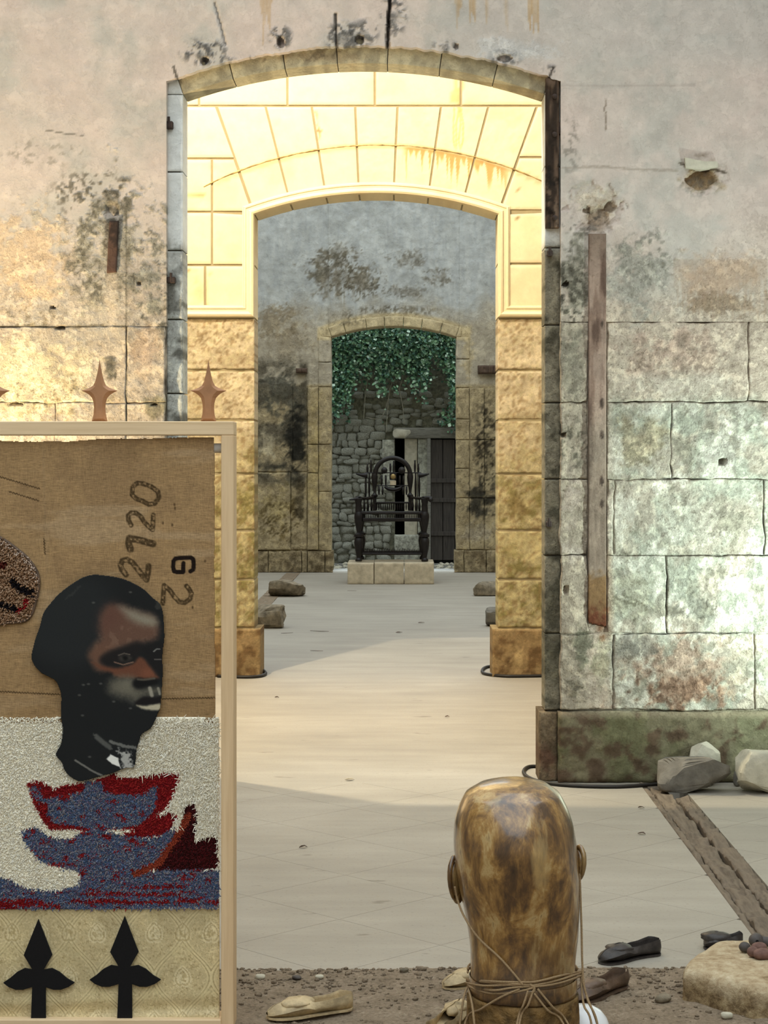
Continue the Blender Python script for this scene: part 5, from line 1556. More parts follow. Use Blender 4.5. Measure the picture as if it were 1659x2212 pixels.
# --- gold brocade strip with black felt railing spikes
def paint_bro(x, y):
    PXx, PYy = 123.0, 192.0
    c = np.tile(np.array([202., 184., 140.]), (x.size, 1))
    n = fbm(x / 5, y / 5, 3, 61); n2 = fbm(x / 60, y / 60, 3, 62)
    u = (x - 210) / PXx; v = (y - 2017) / PYy
    # ogee net: x = +-amp*cos
    g = np.cos(2 * math.pi * v) * .25
    a1 = np.abs(((u - .5 + g) + .5) % 1 - .5); a2 = np.abs(((u - .5 - g + .5) + .5) % 1 - .5)
    net = np.minimum(np.abs(((u - g - .25) + .5) % 1 - .5), np.abs(((u + g + .25) + .5) % 1 - .5))
    m = (1 - sm(.016, .034, net)) + .8 * (1 - sm(.012, .024, np.abs(net - .06)))
    c += (np.array([226., 210., 164.]) - c) * np.clip(m, 0, 1)[:, None] * .7
    c += (np.array([130., 110., 70.]) - c) * (1 - sm(.004, .014, np.abs(net - .034)))[:, None] * .5
    # hearts at lattice points, scroll work between
    for (ox, oy, bright) in ((0, 0, 1), (.5, .5, 1), (.5, 0, .45), (0, .5, .0)):
        uu = ((u - ox + .5) % 1 - .5) * PXx; vv = ((v - oy + .5) % 1 - .5) * PYy
        r = np.hypot(uu, (vv - 0) * .85 - 9 * np.sqrt(np.abs(uu) / 22 + 1e-6) + 6)
        hrt = 1 - sm(18, 21, r); inner = 1 - sm(9, 11, r); ln = 1 - sm(.8, 2.2, np.abs(r - 15))
        if bright > 0:
            c += (np.array([232., 218., 178.]) - c) * hrt[:, None] * .8 * bright
            c += (np.array([168., 146., 98.]) - c) * np.clip(ln + inner * sm(.4, .6, n), 0, 1)[:, None] * .6
        if bright < .5:
            rr = np.hypot(uu, (vv - 46) * 1.0); sc = (1 - sm(22, 28, rr))
            c += (np.array([206., 190., 144.]) - c) * (sc * sm(.46, .58, n))[:, None] * .8
            c += (np.array([140., 120., 76.]) - c) * (sc * (1 - sm(.36, .46, n)))[:, None] * .12
    sc = sm(.07, .10, net)
    rid = np.abs(fbm(x / 9, y / 9, 2, 64) - .5); rid2 = np.abs(fbm(x / 7, y / 7, 2, 65) - .5)
    c += (np.array([226., 210., 166.]) - c) * (sc * (1 - sm(.015, .06, rid)))[:, None] * .75
    c += (np.array([146., 124., 80.]) - c) * (sc * (1 - sm(.01, .04, rid2)))[:, None] * .55
    c *= (.9 + .2 * n2)[:, None]
    return np.concatenate([lin(np.clip(c, 0, 255)), np.ones((x.size, 1))], 1)
bro = cloth('brocade_cloth', LPX + 24, 474, 1955, 2204, 1.7, paint_bro, M['brocade'], YS + .002, lambda x, y: .004 * np.sin(y / 9 + x / 200) * sm(2130, 2190, y))
bro['label'] = 'gold brocade cloth woven with hearts and ogee net'
def z2p(a, b): return (a / 3.072, 1500 + b / 3.072)
SPK = [(0, -345), (92, -108), (36, -10), (90, -20), (140, 5), (190, 48), (240, 76), (200, 104), (150, 122), (100, 122), (48, 104), (50, 340), (-50, 340), (-40, 104), (-100, 122), (-150, 122), (-196, 104), (-232, 76), (-190, 48), (-140, 5), (-90, -20), (-38, -10), (-96, -108)]
for k, (cx, cy, lab) in enumerate(((258, 1832, 'middle black felt railing spike'), (830, 1812, 'right black felt railing spike'), (-315, 1840, 'black felt railing spike near the left stile'))):
    P_ = [z2p(cx + a, cy + b + (14 if b > 300 else 0)) for a, b in SPK]
    pts = [(WX(a, YS) - panel.location[0], WZ(b, YS)) for a, b in P_][::-1]
    o = Acc().add(*prism(pts, PY(YS) - .010, PY(YS) - .003)).obj('felt_spike', M['felt'], panel); o['label'] = lab
# --- copper spearheads on the top rail
def spear(cx, lab):
    P_ = [(0, -67), (2, -54), (5, -38), (9, -22), (14, -12), (22, -7), (30, -4), (39, -1), (30, 3), (22, 8), (16, 15), (13, 25), (12, 36), (13, 50), (17, 66), (-17, 66), (-13, 50), (-12, 36), (-13, 25), (-16, 15), (-22, 8), (-30, 3), (-39, -1), (-30, -4), (-22, -7), (-14, -12), (-9, -22), (-5, -38), (-2, -54)]
    pts = [(WX(cx + a, YF + .05) - panel.location[0], WZ(845 + b, YF + .05)) for a, b in P_]
    n = len(pts); c = (WX(cx, YF + .05) - panel.location[0], WZ(845, YF + .05))
    V = [(x, .05, z) for x, z in pts]; V += [(x, .056, z) for x, z in pts]
    ins = [(c[0] + (x - c[0]) * .55, .042, c[1] + (z - c[1]) * .9) for x, z in pts]; V += ins
    ins = [(c[0] + (x - c[0]) * .55, .064, c[1] + (z - c[1]) * .9) for x, z in pts]; V += ins
    Fc = []
    for i in range(n):
        j = (i + 1) % n
        Fc.append((i, 2 * n + i, 2 * n + j, j)); Fc.append((i, j, n + j, n + i)); Fc.append((n + i, n + j, 3 * n + j, 3 * n + i))
    Fc.append([2 * n + i for i in range(n)]); Fc.append([3 * n + i for i in range(n)][::-1])
    o = Acc().add(V, Fc).obj('copper_spearhead', M['copper'], panel); o['label'] = lab
    import bmesh
    bm = bmesh.new(); bm.from_mesh(o.data); bmesh.ops.recalc_face_normals(bm, faces=bm.faces); bm.to_mesh(o.data); bm.free()
spear(-18, 'copper spearhead cut by the picture edge'); spear(215, 'middle copper spearhead'); spear(450, 'copper spearhead near the frame corner')

# ------------------------------------------------------------------ soil bed in the foreground
def soil_h(x, y):
    e = 5.935 + .05 * (fbm(x * 1.3, x * 0, 3, 5) - .5) + .03 * (fbm(x * 9, y * 3, 3, 6) - .5)
    t = sm(0, .06, e - y)
    h = .002 + t * (.012 + .020 * (fbm(x * 4, y * 4, 4, 7) - .35) + .012 * (fbm(x * 22, y * 22, 3, 8) - .5))
    return np.where(y > e, -.012, h)
gx, gy = np.meshgrid(np.arange(-2.6, 2.6, .016), np.arange(3.6, 6.02, .013))
V = np.stack([gx.ravel(), gy.ravel(), soil_h(gx.ravel(), gy.ravel())], 1)
ny_, nx_ = gx.shape; idx = np.arange(nx_ * ny_).reshape(ny_, nx_)
Fq = np.stack([idx[:-1, :-1].ravel(), idx[:-1, 1:].ravel(), idx[1:, 1:].ravel(), idx[1:, :-1].ravel()], 1)
Fq = Fq[(V[Fq][:, :, 2] > -.011).any(1)]
soil = new_obj('soil_bed', make_mesh('soil_bed', V, Fq.tolist(), M['soil'], None, True))
tag(soil, 'bed of loose brown soil spread over the near end of the floor', 'soil', kind='stuff')
a = Acc(); a.add(*box(-2.6, 2.6, -16, 3.6, -.02, .01)); a.obj('soil_base', M['soil'], soil)
gr = Acc(); r = np.random.default_rng(9)
for k in range(1500):
    V, Fc = ICO[1]; s = abs(r.normal(0, .003)) + .0025
    x, y = r.uniform(-.7, 1.6), 5.96 - abs(r.normal(0, .3)) - .02
    if y < 4.9: continue
    R = V * np.array([s * r.uniform(.8, 1.5), s, s * .7]) * r.uniform(.8, 1.2, (len(V), 1))
    gr.add(R + np.array([x, y, max(0, float(soil_h(np.array([x]), np.array([y]))[0])) + s * .3]), Fc)
o = gr.obj('soil_grit', M['soil'], soil, True); o['kind'] = 'stuff'
for k, (px, py, s, m, lab) in enumerate(((641, 2120, .016, 'dark_clay', 'dark pebble on the soil above the tan shoe'), (873, 2107, .015, 'brown_rock', 'brown pebble on the soil left of the big head'),
                                     (562, 2118, .016, 'pale_rock', 'pale pebble on the soil beside the panel frame'), (690, 2119, .014, 'pale_rock', 'pale pebble on the soil between panel and head'),
                                     (1432, 2170, .026, 'brown_rock', 'flat brown clod on the soil left of the boulder'), (1652, 2190, .03, 'clay', 'dark clod at the boulder foot by the right edge'),
                                     (1570, 2207, .018, 'pale_rock', 'pale pebble in front of the boulder'))):
    x, y, _ = G(px, py, .01); V, Fc = rock((s * 2, s * 1.6, s), 40 + k, 2, .7, 6, .06)
    z = float(soil_h(np.array([x]), np.array([y]))[0]); V += np.array([x, y, z - .002])
    tag(Acc().add(V, Fc).obj('pebble', M[m], None, True), lab, 'pebble', 'single pebbles on the soil')

# ------------------------------------------------------------------ floor channel with worn sleepers
ch = empty('floor_channel', (1.305, 6.0, -.2))
tag(ch, 'worn timber channel let into the floor, running back to the right wall', 'floor channel')
def strip(name, x0, x1, z, mat, seed, y0=5.4, y1=9.40, rough=.018):
    V, Fc, c_ = slab(lambda u: (x0 + (x1 - x0) * u, 0 * u + y0), lambda u: (x0 + (x1 - x0) * u, 0 * u + y1), 0, .18, .022, None, None, .006, rough, seed)
    V = V[:, [0, 2, 1]] * np.array([1, 1, -1]) + np.array([-1.305, -6.0, z + .2]); Fc = [f[::-1] for f in Fc]
    return Acc().add(V, Fc).obj(name, mat, ch, True)
M['sleeper'] = m_wood('worn_sleeper', L4(76, 66, 55), L4(122, 109, 93), 5, (1, .10, 1), .95)
strip('edge_strip', 1.207, 1.236, -.002, M['sleeper'], 3); strip('sleeper', 1.240, 1.322, -.004, M['sleeper'], 4, rough=.03)
strip('groove', 1.322, 1.338, -.03, M['soil'], 5); strip('sleeper', 1.338, 1.403, -.003, M['sleeper'], 6, 5.4, 9.05, rough=.03)

# ------------------------------------------------------------------ broken stones by the plinth
def put_rock(name, px, py, dim, seed, mat, lab, rz=0, z=0, cat='stone', **kw):
    x, y, _ = G(px, py); V, Fc = rock(dim, seed, 4 if dim[0] > .2 else 3, **kw)
    c, s = math.cos(rz), math.sin(rz)
    V = np.stack([V[:, 0] * c - V[:, 1] * s, V[:, 0] * s + V[:, 1] * c, V[:, 2]], 1)
    o = Acc().add(V, Fc).obj(name, mat, None, True, (x, y + dim[1] / 2, z)); shade_auto(o, 28)
    return tag(o, lab, cat)
put_rock('broken_stone', 1505, 1717, (.36, .18, .19), 55, M['grey_rock'], 'dark grey broken stone lying at the foot of the plinth', -.12, boxy=.35, facets=10, rough=.03)
put_rock('broken_stone', 1648, 1718, (.25, .20, .215), 57, M['pale_rock'], 'pale broken stone at the right edge beside the grey one', .2, boxy=.4, facets=10, rough=.03)
put_rock('broken_stone', 1524, 1703, (.18, .10, .245), 58, M['pale_rock'], 'small pale stone leaning behind the dark grey broken stone', .1, boxy=.6, facets=12, rough=.03).location[1] = 9.325
put_rock('broken_stone', 1594, 1700, (.035, .04, .09), 59, M['grey_rock'], 'small dark stone chip wedged between the two broken stones', .4)

# ------------------------------------------------------------------ black cables round the bases
def cable(pts, r, lab):
    P = smooth_open(pts, 8); P[:, 2] = r
    tag(Acc().add(*tube(P, r, 8)).obj('cable', M['cable'], None, True), lab, 'cable', 'black cables round the piers')
def gp(px, py): return G(px, py, .01)
cable([gp(1168, 1655), gp(1142, 1656), gp(1131, 1666), gp(1140, 1678), gp(1175, 1690), gp(1240, 1697), gp(1330, 1699), gp(1400, 1695), gp(1440, 1692)], .0095, 'black cable curling round the right foot of the nearest arch')
cable([gp(1075, 1440), gp(1052, 1441), gp(1042, 1448), gp(1048, 1456), gp(1090, 1461), gp(1140, 1461), gp(1200, 1460)], .012, 'black cable round the right pier of the second arch')
cable([gp(470, 1461), gp(530, 1463), gp(562, 1461), gp(574, 1455), gp(566, 1447), gp(556, 1444)], .012, 'black cable round the left pier of the second arch')

# ------------------------------------------------------------------ boulder and the things on it
top_o = [(1476, 2086), (1500, 2062), (1545, 2037), (1600, 2031), (1680, 2030), (1760, 2060), (1768, 2120), (1659, 2136), (1585, 2126), (1512, 2106), (1482, 2098)]
oc = np.array([G(a, b, .105)[:2] for a, b in smooth_closed(top_o, 7)])
cc = oc.mean(0); Vb = []; nb = len(oc)
for s_, z in ((.0, .118), (.35, .119), (.65, .116), (.86, .112), (.95, .106), (1.0, .088), (1.012, .060), (1.0, .03), (1.02, .008), (1.03, -.004)):
    p = cc + (oc - cc) * s_
    Vb.append(np.concatenate([p, np.full((nb, 1), z)], 1))
Vb = np.concatenate(Vb); rel = n3d(Vb, 9, 5); Vb[:, 2] += rel * .028 + n3d(Vb, 30, 8) * .008
fr = np.repeat(np.array([0, .2, .5, .8, .9, 1, 1, 1, 1, 1.]), nb)
Vb[:, :2] += ((Vb[:, :2] - cc) * (n3d(Vb, 14, 11) * .22 + n3d(Vb, 40, 12) * .08)[:, None]) * fr[:, None]
Fb = [(i * nb + k, (i + 1) * nb + k, (i + 1) * nb + (k + 1) % nb, i * nb + (k + 1) % nb) for i in range(9) for k in range(nb)]
bo_ = Acc().add(Vb, Fb).obj('boulder', M['boulder'], None, True)
import bmesh
bm = bmesh.new(); bm.from_mesh(bo_.data); bmesh.ops.remove_doubles(bm, verts=bm.verts, dist=.0004); bmesh.ops.recalc_face_normals(bm, faces=bm.faces); bm.to_mesh(bo_.data); bm.free()
tag(shade_auto(bo_, 45), 'large flat pale boulder lying on the soil at the right edge', 'boulder')
def ball(name, px, py, dim, Y, z, mat, lab, cat, seed, hole=False):
    V, Fc = ICO[3]; V = V * (1 + n3d(V, 2.2, seed)[:, None] * .35) * np.array(dim) / 2
    V[:, 2] -= V[:, 2].min()
    o = Acc().add(V, Fc).obj(name, mat, None, True, (WX(px, Y), Y, z))
    tag(o, lab, cat); return o
zb_ = .119
ball('clay_bead', 1609, 2048, (.036, .034, .032), 5.70, zb_, M['dark_clay'], 'round grey clay bead at the left of the pile on the boulder', 'bead', 3)
ball('clay_bead', 1626, 2055, (.034, .034, .034), 5.64, zb_, M['clay'], 'reddish clay bead next to the grey one on the boulder', 'bead', 5)
ball('dried_pod', 1648, 2060, (.062, .05, .036), 5.62, zb_ - .002, M['clay'], 'crumpled reddish pod lying on the boulder by the right edge', 'pod', 9)
ball('dried_pod', 1640, 2044, (.05, .04, .034), 5.69, zb_, M['clay'], 'small reddish pod behind the crumpled one on the boulder', 'pod', 12)
k_ = empty('clay_whistle', (WX(1642, 5.76), 5.76, zb_)); tag(k_, 'dark grey clay knob with a hole at the back of the boulder pile', 'clay knob')
V, Fc = ICO[3]; Acc().add(V * np.array([.024, .024, .022]) + np.array([-.012, 0, .021]), Fc).obj('knob_body', M['dark_clay'], k_, True)
Acc().add(*tube([(-.005, 0, .02), (.03, .0, .016), (.075, .01, .014)], [.017, .015, .012], 10)).obj('knob_tail', M['dark_clay'], k_, True)
Acc().add(*lathe([(.004, -.002), (.005, .001)], 10)).obj('knob_hole', M['black'], k_).matrix_local = __import__('mathutils').Matrix.Translation((-.014, -.0245, .024)) @ __import__('mathutils').Matrix.Rotation(math.pi / 2, 4, 'X')

# ------------------------------------------------------------------ shoes
def make_shoe(toe, heel, mat, lab, wid=.078, hgt=.055, seed=0, toe_up=.0, cat='shoe'):
    toe = np.array(toe, float); heel = np.array(heel, float)
    L = np.linalg.norm(toe[:2] - heel[:2]); ang = math.atan2(toe[1] - heel[1], toe[0] - heel[0])
    z0 = max(toe[2], heel[2])
    root = empty('leather_shoe', (heel[0], heel[1], z0), ang)
    tag(root, lab, cat, 'old leather shoes scattered round the head')
    ts = np.linspace(0, 1, 30); NP = 22
    V = []
    for t in ts:                                # t 0 heel .. 1 toe
        w = wid / 2 * (.74 + .10 * math.sin(t * 3.1)) * min(1, (t / .09) ** .5 if t < .09 else 1)
        w = np.interp(t, [0, .03, .1, .3, .5, .68, .8, .9, .96, 1], [.18, .50, .72, .70, .80, 1.0, 1.0, .88, .66, .25]) * wid / 2
        h = np.interp(t, [0, .1, .3, .5, .58, .66, .8, .92, 1], [.86, .92, .74, .70, .90, .96, .84, .66, .40]) * hgt
        g = np.interp(t, [0, .02, .1, .4, .52, .60, 1], [.35, .75, .88, .86, .62, .06, .04]) * w
        zb0 = np.interp(t, [0, .25, .45, .7, 1], [0, .004, .006, 0, .008])
        th = .005
        x = t * L
        ring = []
        for k in range(11):                     # outer: left rim -> under -> right rim
            a = k / 10
            if a < .35: q = a / .35; yy = -(g + (w - g) * math.sin(q * math.pi / 2)); zz = h * (1 - .55 * q) 
            elif a < .65: q = (a - .35) / .3; yy = -w + 2 * w * q; zz = h * .45 * abs(2 * q - 1) ** 3 + zb0
            else: q = (1 - a) / .35; yy = (g + (w - g) * math.sin(q * math.pi / 2)); zz = h * (1 - .55 * q)
            ring.append((x, yy, max(zz, zb0)))
        for k in range(11):                     # inner: right rim -> down -> left rim
            a = 1 - k / 10; wi = max(w - th, .2 * w); gi = g * .93; hi = h - .002
            if a < .35: q = a / .35; yy = -(gi + (wi - gi) * math.sin(q * math.pi / 2)); zz = hi * (1 - .5 * q) - .002
            elif a < .65: q = (a - .35) / .3; yy = -wi + 2 * wi * q; zz = hi * .45 * abs(2 * q - 1) ** 3 + zb0 + .006
            else: q = (1 - a) / .35; yy = (gi + (wi - gi) * math.sin(q * math.pi / 2)); zz = hi * (1 - .5 * q) - .002
            ring.append((x, yy, max(zz, zb0 + .004)))
        V += ring
    V = np.array(V); m = 22; Fc = []
    for i in range(len(ts) - 1):
        for k in range(m):
            a = i * m + k; b = i * m + (k + 1) % m
            Fc.append((a, a + m, b + m, b))
    Fc.append(list(range(m))); Fc.append([(len(ts) - 1) * m + k for k in range(m)][::-1])
    V[:, 1] += .010 * np.sin(V[:, 0] / L * 3.1 + seed)
    V += (n3d(V, 38, seed)[:, None] * np.array([.004, .010, .012]))
    V[:, 2] -= V[:, 2].min()
    shade_auto(Acc().add(V, Fc).obj('upper', mat, root, True), 60)
    # sole and the knot over the instep
    so = [(t * L, s * np.interp(t, [0, .03, .1, .3, .5, .68, .8, .9, .96, 1], [.18, .50, .70, .64, .72, .98, .98, .86, .64, .24]) * wid / 2 + .010 * math.sin(t * 3.1 + seed)) for s in (1, -1) for t in (np.linspace(0, 1, 20) if s < 0 else np.linspace(1, 0, 20))]
    n = len(so); Vs = [(x, y, .0005) for x, y in so] + [(x, y, .006) for x, y in so]
    Fs = [list(range(n))[::-1], [n + i for i in range(n)]] + [(i, (i + 1) % n, n + (i + 1) % n, n + i) for i in range(n)]
    o = Acc().add(Vs, Fs).obj('sole', mat, root)
    import bmesh
    bm = bmesh.new(); bm.from_mesh(o.data); bmesh.ops.recalc_face_normals(bm, faces=bm.faces); bm.to_mesh(o.data); bm.free()
    V, Fc = ICO[3]; V = V * (1 + n3d(V, 2.4, seed + 4)[:, None] * .8) * np.array([.050, wid * .42, .018]) + np.array([L * .66, .010 * math.sin(.66 * 3.1 + seed), hgt * .64])
    Acc().add(V, Fc).obj('instep_fold', mat, root, True)
    return root
make_shoe(G(580, 2203, .02), G(758, 2176, .02), M['tan_leather'], 'tan clay-covered shoe lying on the soil between panel and head', .085, .058, 1)
make_shoe(G(962, 2138, .02), G(1110, 2112, .02), M['tan_leather'], 'tan shoe poking out from behind the left side of the head', .085, .055, 2)
make_shoe(G(1000, 2180, .02), G(930, 2262, .02), M['tan_leather'], 'tan shoe at the bottom edge left of the log', .085, .06, 3)
make_shoe(G(1293, 2082, 0), G(1428, 2062, 0), M['dark_leather'], 'black shoe lying on the bare floor right of the head', .085, .06, 4)
make_shoe(G(1232, 2168, .02), G(1358, 2130, .02), M['brown_leather'], 'dark brown shoe on the soil just right of the head', .085, .062, 5)
make_shoe(G(1520, 2046, 0), G(1604, 2052, 0), M['dark_leather'], 'black shoe half hidden behind the boulder', .085, .062, 6)

# ------------------------------------------------------------------ varnished head on a log
HY, HS = 5.02, 4000 / 5.02
def hx(px): return (px - VX) / HS
def hz(py): return H - (py - VY) / HS
ROWS = [(1688, 1082, 1132, 4.99, 5.08), (1691, 1060, 1158, 4.955, 5.12), (1698, 1034, 1184, 4.925, 5.16), (1714, 1008, 1207, 4.885, 5.205), (1740, 991, 1225, 4.855, 5.24), (1775, 982, 1238, 4.835, 5.26),
        (1820, 980, 1246, 4.825, 5.265), (1870, 983, 1250, 4.835, 5.26), (1920, 991, 1252, 4.855, 5.262), (1970, 1003, 1253, 4.875, 5.265), (2020, 1014, 1250, 4.885, 5.255), (2060, 1019, 1245, 4.885, 5.20),
        (2090, 1019, 1243, 4.878, 5.15), (2120, 1017, 1245, 4.872, 5.14), (2133, 1016, 1246, 4.870, 5.14)]
R_ = np.array(ROWS, float)
ty = np.concatenate([np.linspace(1688, 1716, 12), np.linspace(1722, 2133, 54)])
def sp_(c): 
    # smooth interpolation of the outline
    y = np.interp(ty, R_[:, 0], R_[:, c]); k = np.array([.25, .5, .25])
    for _ in range(4):
        z_ = np.convolve(np.pad(y, 1, 'edge'), k, 'valid'); z_[0], z_[-1] = y[0], y[-1]; y = np.where(ty < 1712, y, z_)
    return y
lx, rx_, yb_, yf_ = sp_(1), sp_(2), sp_(3), sp_(4)
NA = 64; V = []
top_drop = 0
for i, py in enumerate(ty):
    cx = hx((lx[i] + rx_[i]) / 2); a_ = (rx_[i] - lx[i]) / 2 / HS; ym = 5.03; z = hz(py)
    for k in range(NA):
        t = 2 * math.pi * k / NA
        s, c = math.sin(t), math.cos(t)
        x = cx + a_ * math.copysign(abs(c) ** .92, c)
        d = (yf_[i] - ym) if s > 0 else (ym - yb_[i])
        y = ym + d * math.copysign(abs(s) ** .92, s)
        if s > 0:                               # features on the far side
            f = s ** 6
            y += f * (.045 * math.exp(-((py - 1905) / 34) ** 2) * math.exp(-(c / .18) ** 2) + .014 * math.exp(-((py - 1835) / 14) ** 2) + .016 * math.exp(-((py - 1960) / 16) ** 2) * math.exp(-(c / .3) ** 2) + .012 * math.exp(-((py - 2020) / 24) ** 2))
            y -= .02 * math.exp(-((py - 1865) / 16) ** 2) * (math.exp(-((abs(c) - .38) / .14) ** 2))
        V.append((x, y, z))
V = np.array(V); V[:, :] += (n3d(V, 7, 3)[:, None] * .012 * np.array([1, 1, .3]))
Fc = []
for i in range(len(ty) - 1):
    for k in range(NA):
        a = i * NA + k; b = i * NA + (k + 1) % NA
        Fc.append((a, a + NA, b + NA, b))
V = np.concatenate([V, [[hx(1107), 5.035, hz(1687.3)]]]); n0 = len(V) - 1
for k in range(NA): Fc.append((n0, k, (k + 1) % NA))
Fc.append([(len(ty) - 1) * NA + k for k in range(NA)][::-1])
HB = np.array([hx(1131), 5.01, hz(2133)])
head = empty('carved_head', tuple(HB)); tag(head, 'large glossy brown carved head seen from behind, standing on a log', 'sculpture')
HV = V.copy()
Acc().add(V - HB, Fc).obj('head_body', M['head'], head, True)
# ears
def ear(px, py0, py1, side, lab, tilt):
    hgt = (py1 - py0) / HS; cz = hz((py0 + py1) / 2)
    rim = []; 
    for t in np.linspace(-.35 * math.pi, 1.25 * math.pi, 17):
        w = .42 if t < 1.0 else .34
        rim.append((0.008 * side, -.5 * hgt * w * 1.3 * math.cos(t - .1), .5 * hgt * math.sin(t) * (1 if t < math.pi else .92)))
    A = Acc()
    A.add(*tube(rim, np.concatenate([np.linspace(.004, .007, 5), np.full(7, .007), np.linspace(.007, .009, 5)]), 8))
    Vv, Ff = ICO[3]; A.add(Vv * np.array([.012, hgt * .26, hgt * .42]) + np.array([0.004 * side, 0, 0]), Ff)
    A.add(Vv * np.array([.013, hgt * .15, hgt * .18]) + np.array([.006 * side, .004, -.40 * hgt]), Ff)
    o = A.obj('ear', M['head'], head, True); o.location = (hx(px) - HB[0], 5.03 - HB[1], cz - HB[2]); o.rotation_euler = (tilt, 0, side * .5); o['label'] = lab
ear(990, 1852, 1950, -1, 'left ear', .12); ear(1245, 1830, 1906, 1, 'right ear', .12)
# neck band and log
bnd = []
ring = HV[(len(ty) - 1) * NA:(len(ty)) * NA]
A = Acc(); cen = ring.mean(0)
prof = [(1.004, .034), (1.014, .030), (1.018, .004), (1.012, -.008), (.9, -.010)]
Vb = np.concatenate([np.stack([cen[0] + (ring[:, 0] - cen[0]) * k, cen[1] + (ring[:, 1] - cen[1]) * k, ring[:, 2] * 0 + hz(2133) + z], 1) for k, z in prof])
Fb = [(i * NA + k, (i + 1) * NA + k, (i + 1) * NA + (k + 1) % NA, i * NA + (k + 1) % NA) for i in range(len(prof) - 1) for k in range(NA)]
Acc().add(Vb - HB, Fb).obj('neck_band', M['head'], head, True)
lz = hz(2133) - .012
ang = np.linspace(0, 2 * math.pi, 56, endpoint=False); Vl = []
zs_ = np.linspace(0.0, lz, 16)
for z in zs_:
    rr = 1.0 + .05 * np.array([float(fbm(np.array([math.cos(t) * 3 + 9]), np.array([math.sin(t) * 3 + z * 12]), 3, 4)[0]) - .5 for t in ang]) * 2
    Vl.append(np.stack([cen[0] + .150 * rr * np.cos(ang), cen[1] + .142 * rr * np.sin(ang), np.full(56, z)], 1))
Vl = np.concatenate(Vl)
Fl = [(i * 56 + k, i * 56 + (k + 1) % 56, (i + 1) * 56 + (k + 1) % 56, (i + 1) * 56 + k) for i in range(15) for k in range(56)]
Fl.append([15 * 56 + k for k in range(56)])
lg = Acc().add(Vl - np.array([cen[0], cen[1], 0]), Fl).obj('log', M['bark'], None, True, (cen[0], cen[1], 0)); tag(lg, 'short mossy log carrying the big brown head', 'log')
# twine
tw = empty('twine', (cen[0], cen[1], lz)); tag(tw, 'jute twine wound round the neck of the head and tied down', 'twine')
pts2d = HV[:-1].reshape(len(ty), NA, 3)
def surf(px, py, off=.004):
    """point on the camera side of the head or log under a picture position"""
    if py > 2166 - ((px - 1131) / 115) ** 2 * 20:
        x = (px - VX) * 4.87 / F; q = np.clip((x - cen[0]) / .157, -1, 1); y = cen[1] - .147 * math.sqrt(1 - q * q) - off
        p = np.array([WX(px, y + off), y + off, WZ(py, y + off)]); d = np.array([p[0] - cen[0], p[1] - cen[1], 0]); d /= np.linalg.norm(d)
        return tuple(p + d * off)
    best = None
    for i in range(0, len(ty)):
        rg = pts2d[i]; back = rg[rg[:, 1] < 5.035]; y = 4.9
        for _ in range(3):
            x = (px - VX) * y / F; y = back[np.argmin(np.abs(back[:, 0] - x)), 1]
        e = abs(VY + (H - rg[0, 2]) * F / y - py)
        if best is None or e < best[0]: best = (e, y)
    y = best[1]
    p = np.array([WX(px, y), y, WZ(py, y)]); d = np.array([p[0] - cen[0], p[1] - 5.01, 0]); d /= np.linalg.norm(d)
    return tuple(p + d * off)
def strand(pts, r=.0032, name='strand'):
    P = smooth_open(pts, 6)
    Acc().add(*tube(P - np.array(tw.location), r, 6)).obj(name, M['twine'], tw, True)
def crop4(a, b): return (940 + a / 4.1475, 2080 + b / 4.1475)
def S(*q): return [surf(*crop4(*c), off=.008) for c in q]
strand([surf(992, 1915, .012), surf(1000, 1945, .014), surf(1014, 1980, .014), surf(1040, 2025, .010), surf(1080, 2065, .008), surf(1110, 2100, .008), surf(1130, 2126, .011)])
for k, q in enumerate((((310, 160), (500, 168), (700, 180), (860, 195)), ((305, 180), (450, 200), (650, 190), (860, 190)), ((310, 150), (520, 160), (760, 165), (900, 160), (1100, 110), (1290, 75)),
                       ((320, 200), (520, 240), (700, 215), (870, 200)), ((330, 210), (480, 262), (640, 265), (790, 240), (870, 215)), ((870, 195), (1000, 170), (1150, 130), (1290, 85)), ((880, 205), (1020, 190), (1180, 150), (1290, 110)))):
    strand(S(*q))
strand(S((840, 185), (875, 205), (880, 240), (860, 260)), .0045, 'knot')
# round the back of the neck
for zz, o_ in ((2096, .004), (2104, .006)):
    i = int(np.argmin(np.abs(ty - zz))); rg = pts2d[i]; bk = [rg[k] for k in range(0, NA // 2 + 1, 2)]
    bk = [(cen[0] + (p[0] - cen[0]) * 1.05, cen[1] + (p[1] - cen[1]) * 1.05, p[2]) for p in bk]; strand(bk)
def gnd(px, y): return (WX(px, y), y, .012)
strand(S((760, 225), (600, 300), (430, 410), (300, 520)) + [gnd(985, 4.80)])
strand(S((830, 240), (790, 370), (740, 520)) + [gnd(1095, 4.72)]); strand(S((870, 250), (830, 370), (760, 520)) + [gnd(1108, 4.72)])
strand(S((880, 265), (1000, 420), (1130, 540)) + [gnd(1275, 4.76)]); strand(S((910, 225), (1040, 390), (1170, 540)) + [gnd(1290, 4.76)])
lft = surf(*crop4(312, 215), off=.006)
strand([lft, (WX(1000, 4.97), 4.97, WZ(2165, 4.97)), gnd(982, 4.95)]); strand([lft, (WX(1022, 4.90), 4.90, WZ(2185, 4.90)), gnd(1034, 4.86)])
rgt = surf(*crop4(1285, 100), off=.006)
e_ = (WX(1252, 5.02), 5.02, WZ(1880, 5.02))
strand([e_, (WX(1256, 4.99), 4.99, WZ(2000, 4.99)), (WX(1258, 4.97), 4.97, WZ(2085, 4.97)), (WX(1264, 4.95), 4.95, WZ(2140, 4.95)), (WX(1290, 4.93), 4.93, WZ(2212, 4.93)), gnd(1312, 4.90)])
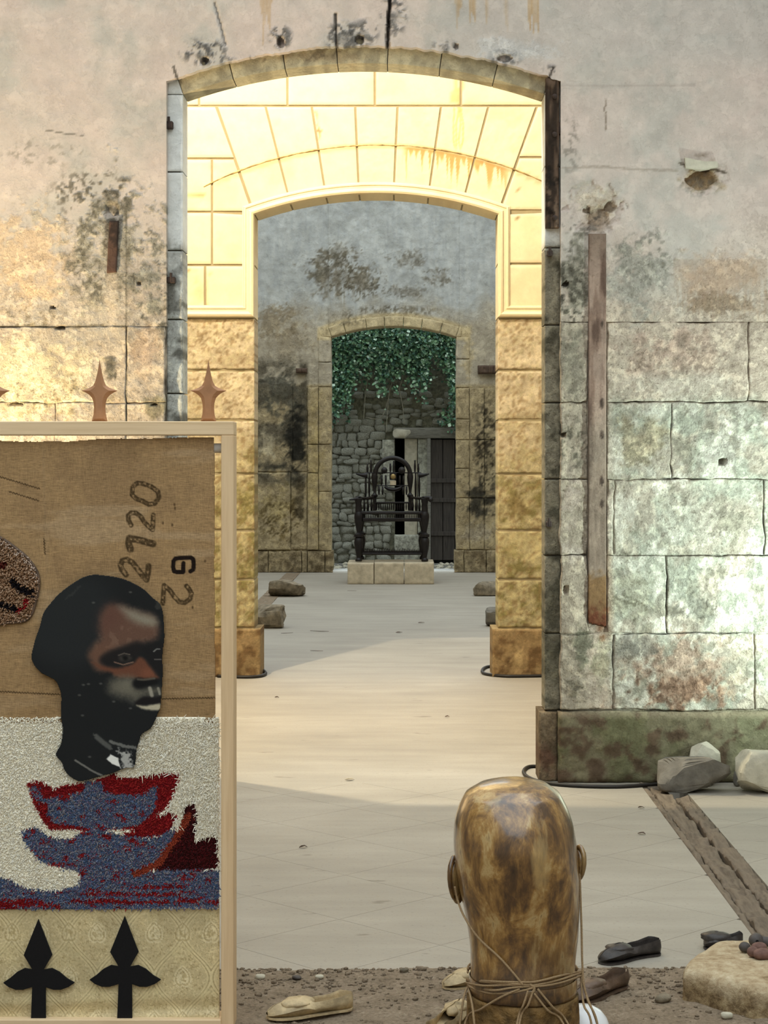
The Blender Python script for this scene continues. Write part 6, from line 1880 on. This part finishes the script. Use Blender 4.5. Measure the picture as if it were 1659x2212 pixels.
for a_, b_ in (((1330, 370), (1395, 520)), ((1370, 340), (1450, 530))):
    p1 = crop4(*a_); p2 = crop4(*b_)
    strand([rgt, (WX(p1[0], 4.93), 4.93, WZ(p1[1], 4.93)), (WX(p2[0], 4.91), 4.91, WZ(p2[1], 4.91)), gnd(p2[0] + 16, 4.88)])
# white ceramic dome beside the log
dm = [(.001, .108), (.03, .104), (.052, .092), (.068, .072), (.078, .045), (.08, .02), (.078, 0)]
o = Acc().add(*lathe(dm[::-1], 36)).obj('ceramic_dome', M['porcelain'], None, True, (WX(1258, 5.17), 5.17, .004)); shade_auto(o, 60)
tag(o, 'smooth white ceramic dome on the soil right of the log', 'ceramic dome')

# dry leaves and scraps on the floor
SCR = [(755, 1686, .05, 'pale scrap of paper on the floor between the first two arches'), (655, 1832, .035, 'small dry leaf on the floor left of the head'), (598, 1508, .03, 'small dark leaf near the left pier of the second arch'),
       (690, 1364, .20, 'long dark twig lying across the far room floor'), (620, 1368, .12, 'short dark twig on the far room floor near the left pier'), (684, 1407, .12, 'thin twig where the lit floor begins'),
       (1385, 1747, .03, 'small dry leaf on the floor below the cable'), (1386, 1803, .035, 'dark leaf on the floor beside the floor channel'), (862, 1367, .07, 'dry leaf on the far room floor'),
       (910, 1346, .07, 'dark leaf on the far room floor towards the right'), (966, 1550, .03, 'tiny leaf on the yellow lit floor'), (760, 1277, .12, 'dark twig in front of the throne blocks')]
for k, (px, py, ln, lab) in enumerate(SCR):
    x, y, _ = G(px, py); rr = random.Random(k)
    w = ln * (.10 if 'twig' in lab else .5)
    P_ = [(-.5 * ln, 0), (-.2 * ln, -.5 * w), (.15 * ln, -.45 * w), (.5 * ln, .05 * w), (.2 * ln, .5 * w), (-.25 * ln, .4 * w)]
    V = [(a, b, .003 + .012 * abs(b) / (w + 1e-6) * (ln < .1) + .004 * rr.random()) for a, b in P_]; V += [(a, b, c - .0025) for a, b, c in V]
    Fc = [list(range(6)), [6 + i for i in range(6)][::-1]] + [(i, 6 + i, 6 + (i + 1) % 6, (i + 1) % 6) for i in range(6)]
    nm = 'paper_scrap' if 'paper' in lab else 'twig' if 'twig' in lab else 'dry_leaf'
    o = Acc().add(V, Fc).obj(nm, M['limestone'] if 'paper' in lab else M['brown_leather'], None, False, (x, y, .001)); o.rotation_euler = (0, 0, rr.uniform(-.4, .4))
    tag(o, lab, {'paper_scrap': 'paper', 'twig': 'twig', 'dry_leaf': 'leaf'}[nm], 'litter on the floor')
